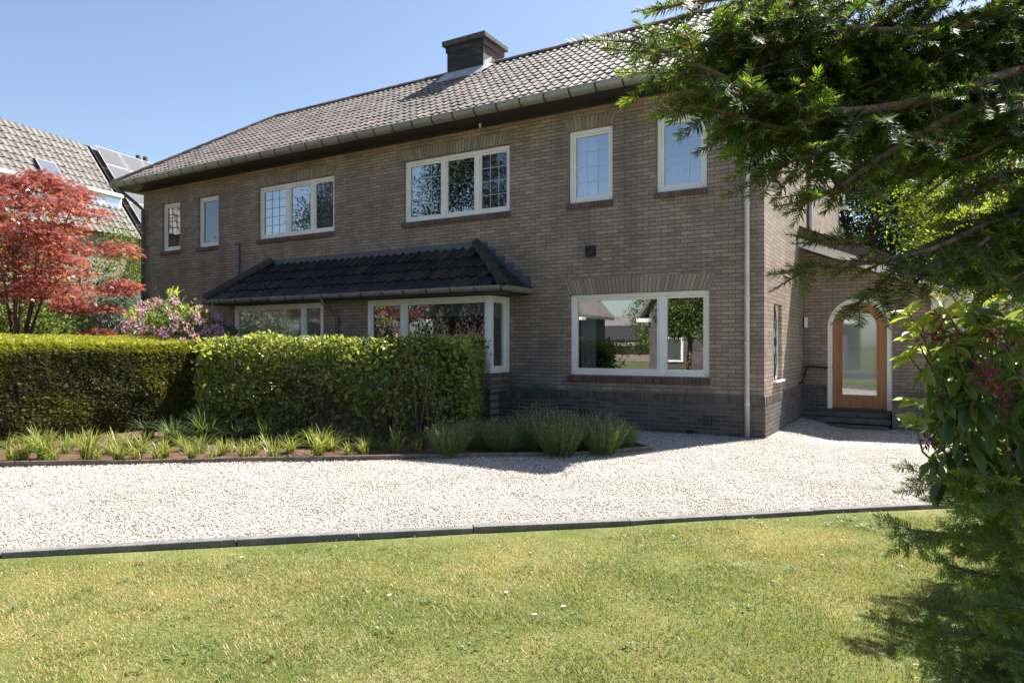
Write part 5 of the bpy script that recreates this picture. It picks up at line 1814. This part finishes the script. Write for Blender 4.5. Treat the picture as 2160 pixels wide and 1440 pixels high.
# ------------------------------------------------------------ grass tufts
def tuft_mesh(seed, h, n, spread, wid=.0055):
    r = np.random.default_rng(seed)
    V, Fc = [], []
    for i in range(n):
        a = r.uniform(0, 2 * np.pi); l = h * r.uniform(.55, 1.4); s = spread * r.uniform(.1, 1.25)
        o = np.array([r.normal(0, .022), r.normal(0, .022), 0])
        side = np.array([-math.sin(a), math.cos(a), 0]) * wid * r.uniform(.6, 1.2)
        d = np.array([math.cos(a), math.sin(a), 0])
        b = len(V)
        for k, (tt, w) in enumerate(((0, .7), (.35, 1), (.7, .8), (1, .05))):
            p = o + d * s * l * tt ** 1.7 + np.array([0, 0, l * (tt - .38 * s * tt ** 2.6)])
            V += [p - side * w, p + side * w]
        for k in range(3):
            Fc += [(b + 2 * k, b + 2 * k + 1, b + 2 * k + 3), (b + 2 * k, b + 2 * k + 3, b + 2 * k + 2)]
    return np.array(V), np.array(Fc)


ORD = ['first', 'second', 'third', 'fourth', 'fifth', 'sixth', 'seventh', 'eighth', 'ninth', 'tenth', 'eleventh', 'twelfth', 'thirteenth', 'fourteenth', 'fifteenth', 'sixteenth', 'seventeenth', 'eighteenth', 'nineteenth', 'twentieth', 'twenty-first', 'twenty-second']
protos = []


def tufts(spots, what, group, mat, name):
    spots = sorted(spots)
    base = []
    for k in range(7):
        V, Fc = tuft_mesh(200 + k + len(protos) * 10, (.20, .26, .30, .23, .28, .18, .25)[k], (50, 85, 100, 65, 75, 45, 90)[k] + (0 if mat == 'tuft' else 45), (1.1, .9, 1.05, 1.25, .8, 1.3, 1.0)[k], .0042)
        o = np_obj(name, V, Fc, M[mat])
        base.append(o)
    protos.append(1)
    for i, (px, py, s) in enumerate(spots):
        o = base[i] if i < 7 else base[(i * 3) % 7].copy()
        if i >= 7: COL.objects.link(o)
        x, y = gpt(px, py)
        o.location = (x, y, .02)
        o.rotation_euler = (0, 0, random.uniform(0, 6.28))
        o.scale = (1.25 * s * random.uniform(.9, 1.1), 1.25 * s * random.uniform(.9, 1.1), s * 1.08)
        tag(o, what % ORD[i], 'grass tuft', group)


tufts([(22, 978, .9), (48, 974, 1.0), (92, 972, 1.05), (112, 978, .8), (182, 973, 1.15), (205, 970, .9), (250, 976, .95), (285, 972, 1.05), (333, 972, .85), (350, 968, .7), (405, 973, .75), (445, 970, .95), (470, 962, .8), (512, 972, .75), (538, 962, 1.0), (578, 970, 1.0), (612, 960, .95), (672, 966, 1.1), (733, 962, .95), (768, 960, .75), (835, 957, .95), (878, 957, .85)],
      'yellow-green grass tuft by the bed edging, %s counted from the left', 'front row of grass tufts along the bed edging', 'tuft', 'grass_tuft')
tufts([(20, 950, 1.0), (100, 948, 1.0), (160, 945, .95), (240, 945, .95), (228, 958, .9), (300, 958, .9), (55, 938, .9), (385, 955, .75), (560, 948, .8), (640, 944, .85), (800, 950, .85), (140, 958, .85), (75, 955, .95), (195, 952, 1.0), (270, 958, .9), (345, 950, .85), (425, 958, .8), (490, 955, .75), (700, 955, .8)],
      'green grass tuft in the middle of the bed, %s counted from the left', 'middle row of grass tufts', 'tuft', 'grass_tuft')
tufts([(312, 928, 1.45), (365, 942, 1.3), (430, 936, 1.3), (500, 938, 1.25), (560, 940, 1.2), (610, 942, 1.2), (670, 945, 1.1), (720, 948, 1.05), (770, 950, 1.0), (888, 948, .9)],
      'dark green arching sedge at the foot of the hedge, %s from the left', 'dark sedges at the foot of the hedge', 'tuft_dark', 'sedge_tuft')


# ------------------------------------------------------------ lavender
def lavender_mesh(seed, n=560, h=.50, rad=.27):
    r = np.random.default_rng(seed)
    a = r.uniform(0, 2 * np.pi, n); q_ = np.sqrt(r.random(n))
    lean = np.c_[np.cos(a) * q_ * .45, np.sin(a) * q_ * .45, np.ones(n)]
    lean += r.normal(0, .09, lean.shape)
    P = np.c_[np.cos(a) * q_ * rad * .5, np.sin(a) * q_ * rad * .5, np.zeros(n)]
    ln = h * r.uniform(.6, 1.15, n) * (1 - .25 * q_)
    D = lean / np.linalg.norm(lean, axis=1, keepdims=True)
    t = np.array([(-.5, 0, 0), (.5, 0, 0), (.5, .5, .0), (-.5, .5, .0), (.35, 1, .0), (-.35, 1, .0)])
    f = np.array([(0, 1, 2), (0, 2, 3), (3, 2, 4), (3, 4, 5)])
    V, Fc = scatter(t, f, frames(D, rdir(n)), P, np.c_[np.full(n, .0035), ln, ln])
    # small narrow leaves along the lower stems
    m = n * 7
    k = np.repeat(np.arange(n), 7)
    s = r.uniform(.15, .8, m)
    LP = P[k] + D[k] * (ln[k] * s)[:, None]
    LD = D[k] * .8 + r.normal(0, .5, (m, 3))
    V2, F2 = scatter(NEED, NEEDF, frames(LD, rdir(m)), LP, np.c_[np.full(m, .006), r.uniform(.025, .045, m), np.ones(m)])
    # bud spikes
    top = r.random(n) < .6
    TP = P[top] + D[top] * (ln[top] * .97)[:, None]; kt = top.sum()
    oct_ = np.array([(0, 0, 0), (.5, .4, 0), (0, .4, .5), (-.5, .4, 0), (0, .4, -.5), (0, 1, 0)])
    of = np.array([(0, 2, 1), (0, 3, 2), (0, 4, 3), (0, 1, 4), (5, 1, 2), (5, 2, 3), (5, 3, 4), (5, 4, 1)])
    TD = D[top] + r.normal(0, .12, (kt, 3))
    V3, F3 = scatter(oct_, of, frames(TD, rdir(kt)), TP, np.c_[np.full(kt, .008), r.uniform(.025, .045, kt), np.full(kt, .008)])
    return (np.concatenate([V, V2]), np.concatenate([Fc, F2 + len(V)])), (V3, F3)


lav = [((948, 963), .85, 'sunlit light green lavender clump at the left end of the lavender'), ((1010, 950), .8, 'lavender clump half hidden behind the sunlit one'), ((1062, 955), .85, 'lavender clump left of the tall middle one'),
       ((1138, 950), 1.12, 'tall lavender clump in the middle of the row'), ((1180, 962), 1.0, 'lavender clump in front of the tall middle one'), ((1225, 950), 1.0, 'lavender clump right of the tall middle one'), ((1272, 958), .95, 'lavender clump second from the right end'), ((1312, 948), .72, 'small thin lavender clump at the right end of the bed')]
for i, (pp, s, lab) in enumerate(lav):
    x, y = gpt(*pp)
    rt = thing('lavender', lab, 'lavender', (x, y, .02), 'lavender clumps at the end of the bed', rz=i * 1.3)
    rt.scale = (s * 1.2, s * 1.2, s)
    (V, Fc), (V3, F3) = lavender_mesh(300 + i)
    np_obj('stems', V, Fc, M['lav'], rt, local=True)
    np_obj('flower_buds', V3, F3, M['lav_bud'], rt, local=True)['kind'] = 'stuff'

# planter plants
bush('planter_plant', 'grey-green trailing plant in the brick planter beside the bay', 'plant', (-3.62, -.15, .42), (.34, .12, .10), M['silver'], 60, 26, .035, .3, 141, cz=.57, spread=.2, trunk=.006)
bush('planter_plant', 'small silvery plant at the left of the bay planter', 'plant', (-4.08, -.2, .42), (.12, .1, .07), M['silver'], 16, 22, .03, .5, 142, cz=.54, spread=.25, trunk=.005)
bush('planter_plant', 'silvery plant in the planter right of the front door', 'plant', (2.0, 3.45, .28), (.3, .1, .1), M['silver'], 30, 20, .035, .4, 143, cz=.46, spread=.2, trunk=.005)
#@@YEW@@

# ================================================================== FOREGROUND YEW AND RHODODENDRON
def needle_segment(n, seglen, nl, nw, tip=False):
    """a stretch of yew shoot along +Y with two ranks of needles"""
    V, Fc, Fr = [], [], []
    r = np.random.default_rng(5 if tip else 6)
    for i in range(n):
        s = -1 if i % 2 else 1
        y = seglen * (i + .5) / n
        f = y / seglen
        a = math.radians((68 if not tip else 68 - 38 * f) + r.uniform(-12, 12))
        l = nl * r.uniform(.85, 1.15) * ((1 - .35 * f) if tip else 1)
        el = r.uniform(-.35, .6)
        d = np.array([math.sin(a) * s * math.cos(el), math.cos(a) * math.cos(el), math.sin(el)])
        w = np.cross(d, [0, 0, 1.0]); w = w / np.linalg.norm(w) * nw / 2
        o = np.array([0, y, 0])
        bend = np.array([0, .12 * l, -.05 * l])
        b = len(V)
        V += [o - w * .5, o + w * .5, o + d * l * .5 + w, o + d * l * .5 - w, o + d * l + bend]
        Fc += [(b, b + 1, b + 2), (b, b + 2, b + 3), (b + 3, b + 2, b + 4)]
        Fr += [max(0, (f - .2)) if tip else 0] * 5
    b = len(V)
    q_ = nw * .35
    V += [(-q_, 0, 0), (q_, 0, 0), (q_ * .8, seglen, 0), (-q_ * .8, seglen, 0), (0, 0, q_), (0, seglen, q_)]
    Fc += [(b, b + 1, b + 2), (b, b + 2, b + 3)]
    Fr += [0] * 6
    return np.array(V, float), np.array(Fc), np.array(Fr)


SEG = .05
NS, NSF, _ = needle_segment(28, SEG, .028, .0036)
NT, NTF, NTFR = needle_segment(24, SEG * .9, .026, .0036, True)


class Yew:
    upj = .45
    bias = np.zeros(3)

    def __init__(s, seed):
        s.r = np.random.default_rng(seed)
        s.segP, s.segD, s.segU = [], [], []
        s.tipP, s.tipD, s.tipU, s.tipF = [], [], [], []
        s.wood = MB()

    def shoot(s, p, d, L, level, fresh, droop):
        """one shoot: chain of needle segments, side shoots, a soft tip"""
        r = s.r
        n = max(1, int(L / SEG))
        p = np.array(p, float); d = np.array(d, float) / np.linalg.norm(d)
        pts = [p.copy()]
        for i in range(n):
            d = d + np.array([0, 0, -droop * (.25 + .75 * i / n)]) + r.normal(0, .075, 3)
            d /= np.linalg.norm(d)
            up = np.array([0, 0, 1.0]) - d * d[2]
            up = up + r.normal(0, s.upj, 3) + s.bias
            if i < n - 1:
                s.segP.append(p); s.segD.append(d); s.segU.append(up)
            else:
                s.tipP.append(p); s.tipD.append(d); s.tipU.append(up); s.tipF.append(fresh * r.uniform(.3, 1))
            if level > 0 and 0 < i < n - 1 and r.random() < .85:
                side = np.cross(d, up); side /= np.linalg.norm(side)
                sg = 1 if i % 2 else -1
                sd = d * r.uniform(.65, .95) + side * sg * r.uniform(.6, .95) + np.array([0, 0, r.uniform(-.15, .12)])
                ls = (L - i * SEG) * r.uniform(.35, .62) * (1 if level > 1 else .75)
                ls = max(ls, SEG * 1.6)
                s.shoot(p, sd, min(ls, .34), level - 1, fresh, droop)
            p = p + d * SEG
            pts.append(p.copy())
        if level > 0:
            k = len(pts)
            s.wood.tube([tuple(q_) for q_ in pts], [max(.0009, .0019 * (level ** .6) * (1 - .75 * i / k)) for i in range(k)], 5, cap=False)

    def bough(s, pts, r0, r1, every=.13, side=.34, level=1, fresh=.75, droop=.075, start=.1):
        """woody limb through the points, clothed with shoots from the fraction 'start' on"""
        P = [np.array(q_, float) for q_ in pts]
        fine = []
        for i in range(len(P) - 1):
            p0, p1, p2, p3 = P[max(i - 1, 0)], P[i], P[i + 1], P[min(i + 2, len(P) - 1)]
            for t in np.linspace(0, 1, 6, endpoint=False):
                fine.append(.5 * ((2 * p1) + (-p0 + p2) * t + (2 * p0 - 5 * p1 + 4 * p2 - p3) * t ** 2 + (-p0 + 3 * p1 - 3 * p2 + p3) * t ** 3))
        fine.append(P[-1])
        fine = np.array(fine)
        s.wood.tube([tuple(q_) for q_ in fine], list(np.linspace(r0, r1, len(fine))), 8, cap=True)
        L = np.r_[0, np.cumsum(np.linalg.norm(np.diff(fine, axis=0), axis=1))]
        tot = L[-1]
        x = tot * start; k = 0
        while x < tot - .02:
            i = min(np.searchsorted(L, x), len(fine) - 1)
            d = fine[min(i + 1, len(fine) - 1)] - fine[max(i - 1, 0)]
            d /= np.linalg.norm(d)
            sidev = np.cross(d, [0, 0, 1.0]); sidev /= np.linalg.norm(sidev) + 1e-6
            sg = 1 if k % 2 else -1
            f = x / tot
            dd_ = d * s.r.uniform(.55, .95) + sidev * sg * s.r.uniform(.5, .95) + np.array([0, 0, s.r.uniform(-.75, .25)])
            s.shoot(fine[i], dd_, side * s.r.uniform(.6, 1.15) * (1.05 - .5 * f), level, fresh, droop)
            x += every * .36 * s.r.uniform(.7, 1.2); k += 1
        d = fine[-1] - fine[-3]
        s.shoot(fine[-1], d, max(.12, side * .5), level, fresh, droop)

    def finish(s, root, branchmat, needle='needle'):
        T = np.array(s.segP); V, Fc = scatter(NS, NSF, frames(np.array(s.segD), np.array(s.segU)), T, s.r.uniform(.88, 1.12, len(T)))
        T2 = np.array(s.tipP); V2, F2 = scatter(NT, NTF, frames(np.array(s.tipD), np.array(s.tipU)), T2, s.r.uniform(.85, 1.15, len(T2)))
        fr = np.r_[np.zeros(len(V)), (NTFR[None] * np.array(s.tipF)[:, None] * 1.25).ravel()]
        np_obj('foliage', np.concatenate([V, V2]), np.concatenate([Fc, F2 + len(V)]), M[needle], root, attrs={'fresh': np.clip(fr, 0, 1)})
        s.wood.build('branches', branchmat, root, smooth=True)


def W_(l):
    return [at(*q_) for q_ in l]


yt = Yew(501)
tb = gp(2600, 2.9)
yew = thing('yew_tree', 'large dark yew tree whose boughs hang in from the upper right', 'tree', tb)
B = yt.bough
# the two bare limbs at the right edge
B(W_([(2620, 60, 2.9), (2330, 105, 2.35), (2160, 148, 2.1), (2020, 190, 1.95), (1900, 222, 1.85), (1740, 235, 1.75), (1590, 190, 1.68), (1450, 130, 1.6), (1375, 100, 1.57)]), .022, .004, every=.075, side=.40, level=2, start=.42)
B(W_([(2500, 120, 2.7), (2250, 165, 2.2), (2090, 215, 2.0), (1990, 255, 1.9), (1860, 330, 1.8), (1760, 400, 1.72), (1690, 425, 1.68)]), .016, .004, every=.09, side=.27, level=2, start=.4, droop=.04)
# upper boughs
B(W_([(2600, -200, 2.9), (2200, -130, 2.3), (1900, -85, 1.95), (1700, -45, 1.8), (1560, -10, 1.7), (1440, 8, 1.62)]), .02, .004, every=.10, side=.33, level=2, start=.3)
B(W_([(2600, -60, 2.8), (2250, 20, 2.3), (1980, 60, 2.0), (1800, 60, 1.85), (1700, 40, 1.75)]), .015, .004, every=.11, side=.34, level=2, start=.35)
B(W_([(1740, 235, 1.75), (1640, 225, 1.68), (1540, 200, 1.62), (1440, 205, 1.57)]), .006, .003, every=.08, side=.22, level=1)
B(W_([(1780, 230, 1.77), (1660, 270, 1.68), (1560, 245, 1.62), (1505, 230, 1.58)]), .006, .003, every=.08, side=.24, level=1)
B(W_([(1850, 240, 1.8), (1750, 310, 1.74), (1660, 345, 1.68), (1630, 375, 1.64)]), .006, .003, every=.08, side=.26, level=1)
# lower hanging boughs
B(W_([(2450, 330, 2.7), (2250, 420, 2.3), (2090, 470, 2.05), (1980, 520, 1.9), (1870, 548, 1.8), (1770, 560, 1.74), (1690, 572, 1.7)]), .012, .003, every=.07, side=.24, level=2, start=.45, droop=.05)
B(W_([(1880, 545, 1.8), (1820, 520, 1.78), (1760, 505, 1.74), (1725, 503, 1.72)]), .005, .002, every=.06, side=.14, level=1, start=.1, droop=.03)
B(W_([(1900, 560, 1.84), (1850, 605, 1.80), (1805, 645, 1.76)]), .005, .002, every=.06, side=.18, level=1)
B(W_([(2300, 330, 2.3), (2160, 440, 2.1), (2060, 520, 1.95), (1970, 560, 1.86), (1920, 610, 1.8)]), .009, .003, every=.085, side=.32, level=2, start=.25)
B(W_([(2400, 420, 2.5), (2240, 520, 2.2), (2150, 580, 2.05), (2090, 600, 1.98)]), .009, .003, every=.10, side=.30, level=2, start=.3)
B(W_([(2320, 180, 2.3), (2160, 270, 2.15), (2050, 330, 2.05), (1940, 350, 1.98), (1840, 370, 1.9)]), .009, .003, every=.10, side=.33, level=2, start=.25)
B(W_([(2350, 60, 2.5), (2200, 40, 2.3), (2080, 90, 2.15), (2000, 150, 2.05)]), .008, .003, every=.13, side=.30, level=2, start=.3)
# limbs above and behind the frame, they shade the lower ones
B(W_([(2700, -350, 3.0), (2350, -330, 2.8), (2050, -260, 2.6), (1850, -180, 2.5)]), .02, .005, every=.14, side=.42, level=2, start=.2)
B(W_([(2700, -100, 3.3), (2450, -20, 3.0), (2300, 60, 2.8), (2180, 180, 2.7), (2090, 260, 2.6)]), .016, .004, every=.14, side=.36, level=2, start=.3)
# shorter boughs fill the mass of the crown
REG = [(1420, 60), (1500, 20), (1660, 140), (1740, 60), (1780, -60), (2300, -60), (2300, 590), (2020, 590), (1930, 400), (1830, 350), (1720, 300), (1600, 270), (1480, 190)]
kk = 0
while kk < 200:
    px, py = (yt.r.uniform(1400, 1780), yt.r.uniform(0, 330)) if kk % 3 == 0 else (yt.r.uniform(1480, 2260), yt.r.uniform(-60, 600))
    if not in_poly([px], [py], REG)[0] or (1755 < px < 2000 and 15 < py < 160 and yt.r.random() < .6):
        continue
    Z = 1.72 + (px - 1500) / 800 * .55 + yt.r.uniform(-.08, .35)
    l = yt.r.uniform(130, 260)
    B(W_([(px + l, py - l * yt.r.uniform(.1, .5), Z + .25), (px + l * .5, py - l * .12, Z + .10), (px, py + yt.r.uniform(-10, 40), Z)]), .006, .002, every=.12, side=.24, level=1 if kk % 3 else 2, start=.1)
    kk += 1
# the far side of the crown, down to the ground: it shades the lawn
for k in range(30):
    px, py, Z = yt.r.uniform(1995, 2260), yt.r.uniform(610, 890), yt.r.uniform(3.6, 4.3)
    B(W_([(px + 210, py - 40, Z + .35), (px + 100, py - 35, Z + .15), (px, py + 10, Z)]), .009, .003, every=.15, side=.36, level=2, start=.15, droop=.05)
trunk = MB()
tv = Vector(tb)
trunk.tube([tv - Vector((0, 0, .1)), tv + Vector((0, 0, .9)), tv + Vector((-.05, .02, 2.0)), tv + Vector((.05, .1, 3.4)), tv + Vector((0, .1, 4.6))], [.17, .14, .12, .09, .04], 12)
for q_ in ((2620, 60, 2.9), (2500, 120, 2.7), (2600, -200, 2.9), (2600, -60, 2.8), (2450, 250, 2.7), (2700, -350, 3.0), (2700, -100, 3.3), (2700, 260, 3.3), (2400, 420, 2.5), (2300, 330, 2.3), (2320, 180, 2.3), (2350, 60, 2.5)):
    e = at(*q_)
    zz = min(max(e.z - .25, .8), 4.2)
    trunk.tube([(tv.x, tv.y, zz), tuple(Vector((tv.x, tv.y, zz)).lerp(e, .5) + Vector((0, 0, .05))), tuple(e)], [.04, .026, .016], 7)
trunk.build('trunk', M['bark_red'], yew, smooth=True)
yt.finish(yew, M['bark_red'])

yl = Yew(502)
yl.upj = .25
yl.bias = np.array([-FW[0] * .65 - RT[0] * .3, -FW[1] * .65 - RT[1] * .3, 0.0])   # the sprays hang outwards from the stem
sb = gp(2380, 3.3)
ysh = thing('yew_shrub', 'low spreading yew branches over the lawn at the lower right', 'shrub', sb)
B = yl.bough
low = [
    [(2350, 1090, 3.1), (2160, 1125, 2.75), (2050, 1128, 2.66), (1960, 1122, 2.6), (1895, 1112, 2.56)],
    [(2350, 1010, 3.1), (2160, 1060, 2.8), (2060, 1045, 2.7), (1990, 1015, 2.62), (1950, 1000, 2.58)],
    [(2350, 1290, 3.1), (2150, 1330, 2.75), (2030, 1335, 2.66), (1930, 1318, 2.58), (1880, 1308, 2.55)],
    [(2350, 900, 3.1), (2180, 930, 2.8), (2090, 910, 2.7), (2040, 880, 2.64)],
    [(2330, 1180, 3.1), (2180, 1215, 2.85), (2080, 1210, 2.75), (2000, 1190, 2.7)],
    [(2350, 1380, 3.0), (2200, 1430, 2.75), (2090, 1440, 2.66), (1990, 1400, 2.6)],
    [(2330, 860, 3.2), (2200, 880, 3.0), (2120, 862, 2.9), (2080, 845, 2.85)],
    [(2350, 950, 2.8), (2220, 990, 2.55), (2150, 980, 2.45), (2080, 950, 2.4)],
    [(2350, 1060, 2.7), (2230, 1100, 2.5), (2160, 1130, 2.42), (2110, 1150, 2.38)],
    [(2350, 1220, 2.7), (2230, 1260, 2.5), (2150, 1280, 2.42), (2090, 1270, 2.38)],
    [(2350, 1420, 2.6), (2240, 1400, 2.45), (2170, 1380, 2.4), (2120, 1370, 2.36)],
    [(2380, 1000, 3.8), (2220, 1020, 3.6), (2100, 1030, 3.5), (2020, 1040, 3.42)],
    [(2380, 1120, 3.8), (2220, 1140, 3.6), (2110, 1160, 3.5), (2050, 1170, 3.42)],
    [(2380, 920, 4.0), (2230, 930, 3.9), (2120, 950, 3.8), (2050, 955, 3.75)],
    [(2330, 1150, 3.3), (2230, 1180, 3.2), (2130, 1200, 3.1), (2060, 1210, 3.05)],
    [(2330, 1290, 3.2), (2230, 1310, 3.1), (2130, 1330, 3.0), (2060, 1345, 2.95)],
    [(2330, 1020, 3.3), (2230, 1050, 3.2), (2130, 1080, 3.1), (2050, 1100, 3.05)],
    [(2350, 1020, 2.6), (2220, 1035, 2.4), (2150, 1020, 2.32), (2080, 1005, 2.28)],
    [(2350, 1080, 2.5), (2230, 1070, 2.35), (2160, 1060, 2.28), (2105, 1075, 2.24)],
    [(2420, 980, 3.4), (2300, 960, 3.3), (2210, 940, 3.2), (2150, 930, 3.15)],
    [(2420, 1180, 3.2), (2300, 1160, 3.0), (2220, 1180, 2.95), (2160, 1190, 2.9)],
    [(2400, 1330, 2.9), (2280, 1310, 2.8), (2200, 1320, 2.75), (2140, 1330, 2.7)],
]
for k, l in enumerate(low):
    B(W_(l), .011, .003, every=.085, side=.33, level=2, fresh=.8 if k not in (3, 6) else 1.0, droop=.02, start=.02)
    e = at(*l[0]); sv = Vector(sb); zz = max(.1, e.z * .5)
    yl.wood.tube([(sv.x, sv.y, zz), tuple(Vector((sv.x, sv.y, zz)).lerp(e, .5)), tuple(e)], [.03, .02, .011], 6)
yl.wood.tube([(sb[0], sb[1], -.1), (sb[0] + .03, sb[1], .4), (sb[0], sb[1] + .04, .8), (sb[0] + .05, sb[1], 1.15)], [.06, .05, .03, .008], 8)
for k in range(16):
    a = k * 2.4
    z_ = .25 + .055 * k
    c0 = Vector((sb[0], sb[1], z_)); e = c0 + Vector((math.cos(a), math.sin(a), .12)) * (.75 - .02 * k)
    B([tuple(c0), tuple(c0.lerp(e, .5) + Vector((0, 0, .06))), tuple(e)], .008, .003, every=.10, side=.30, level=2, fresh=.8, droop=.03, start=.1)
yl.finish(ysh, M['twig'], 'needle_low')


# rhododendron at the right: whorls of big leaves on shoots
def big_leaf():
    V, Fc = [], []
    prof = [(0, .04), (.12, .22), (.35, .46), (.6, .5), (.82, .36), (1, .02)]
    for y, w in prof:
        z = -.16 * y * y
        V += [(-w, y, z + w * .28), (0, y, z), (w, y, z + w * .28)]
    for i in range(len(prof) - 1):
        a, b = 3 * i, 3 * i + 3
        Fc += [(a, a + 1, b + 1), (a, b + 1, b), (a + 1, a + 2, b + 2), (a + 1, b + 2, b + 1)]
    return np.array(V), np.array(Fc)


BLV, BLF = big_leaf()


def rhodo():
    r = np.random.default_rng(601)
    base = Vector(gp(2230, 2.75))
    root = thing('rhododendron', 'large-leaved rhododendron with faded reddish flowers at the right edge', 'shrub', base)
    pts = [(1915, 655, 2.35, 1), (1945, 690, 2.3, .9), (1925, 700, 2.4, .8), (1990, 650, 2.4, 1), (1975, 690, 2.35, .7), (2030, 660, 2.45, .9), (1915, 748, 2.35, .85), (1950, 770, 2.3, .35), (2010, 720, 2.3, .4),
           (2060, 720, 2.35, .3), (1940, 850, 2.35, .75), (1975, 830, 2.3, .3), (1930, 895, 2.35, .55), (1985, 890, 2.4, .1), (2000, 940, 2.4, .0), (1970, 960, 2.45, 0), (2030, 800, 2.25, .2), (2080, 790, 2.25, .25), (2120, 740, 2.3, .2), (2060, 850, 2.25, .1), (2120, 830, 2.25, .1),
           (2150, 780, 2.2, .1), (2090, 680, 2.45, .5), (2140, 690, 2.4, .3), (2030, 900, 2.35, .1), (2090, 910, 2.4, 0), (2150, 880, 2.3, 0), (2180, 720, 2.3, .2), (2200, 820, 2.3, .1), (1955, 735, 2.45, .5), (2000, 770, 2.4, .3), (2050, 610, 2.6, .8), (2110, 620, 2.6, .6), (2000, 610, 2.6, .9), (2170, 640, 2.6, .4)]
    for _ in range(55):
        pts.append((r.uniform(1990, 2260), r.uniform(640, 960), r.uniform(2.45, 2.95), r.choice([0, .05, .2])))
    P, D, U, ln, wd, fr = [], [], [], [], [], []
    mb = MB()
    for (px, py, Z, f) in pts:
        o = np.array(at(px, py, Z))
        ax = np.array([RT[0] * -.35, RT[1] * -.35, .85]) + r.normal(0, .3, 3)
        ax /= np.linalg.norm(ax)
        k = r.integers(7, 11)
        e1 = np.cross(ax, [.3, .2, .9]); e1 /= np.linalg.norm(e1); e2 = np.cross(ax, e1)
        for i in range(k):
            a = 2 * np.pi * i / k + r.uniform(-.3, .3)
            rad_ = e1 * np.cos(a) + e2 * np.sin(a)
            dr_ = rad_ + ax * (r.uniform(.15, .7) if f > .45 else r.uniform(-.55, .35)) + np.array([0, 0, -.0 if f > .45 else -.35])
            P.append(o - ax * r.uniform(0, .03)); D.append(dr_); U.append(ax + r.normal(0, .15, 3))
            l = r.uniform(.06, .10); ln.append(l * (.85 if f > .45 else 1.05)); wd.append(l * r.uniform(.30, .38))
            fr.append(np.clip(f + r.normal(0, .1), 0, 1))
        if f < .4 and r.random() < .9:      # older leaves lower on the shoot
            for i in range(5):
                a = r.uniform(0, 6.28); rad_ = e1 * np.cos(a) + e2 * np.sin(a)
                P.append(o - ax * r.uniform(.05, .12)); D.append(rad_ + np.array([0, 0, -.8])); U.append(rad_ * .6 + np.array([0, 0, .6])); l = r.uniform(.085, .12); ln.append(l); wd.append(l * .36); fr.append(0)
        q_ = Vector(o); fk = base + Vector((0, 0, .45))
        m1 = fk.lerp(q_, .5) + Vector(r.normal(0, .06, 3)); m2 = q_ - Vector(ax) * .12
        mb.tube([tuple(fk), tuple(m1), tuple(m2), tuple(q_)], [.008, .006, .004, .0025], 5)
    mb.tube([tuple(base - Vector((0, 0, .1))), tuple(base + Vector((0, 0, .45)))], [.04, .03], 8)
    leaves('foliage', np.array(P), np.array(D), np.array(U), np.array(ln), np.array(wd), M['lf_rhodo'], root, (BLV, BLF), attrs={'fresh': np.array(fr)})
    mb.build('stems', M['twig'], root, smooth=True)
    for (px, py, Z) in ((1990, 668, 2.25), (1960, 708, 2.28), (2005, 700, 2.27), (2068, 775, 2.15), (2085, 800, 2.15), (2125, 815, 2.18), (2075, 698, 2.3), (2115, 712, 2.2), (1955, 930, 2.36), (2110, 860, 2.2)):
        o = np.array(at(px, py, Z))
        P, D = [], []
        for i in range(26):
            d = r.normal(size=3); d /= np.linalg.norm(d); d[2] -= .3
            P.append(o + d * r.uniform(.0, .028)); D.append(d + r.normal(0, .4, 3))
        P = np.array(P); l = r.uniform(.016, .034, len(P))
        leaves('faded_flower', P, np.array(D), rdir(len(P)), l, l * .32, M['petal_old'], root)


rhodo()
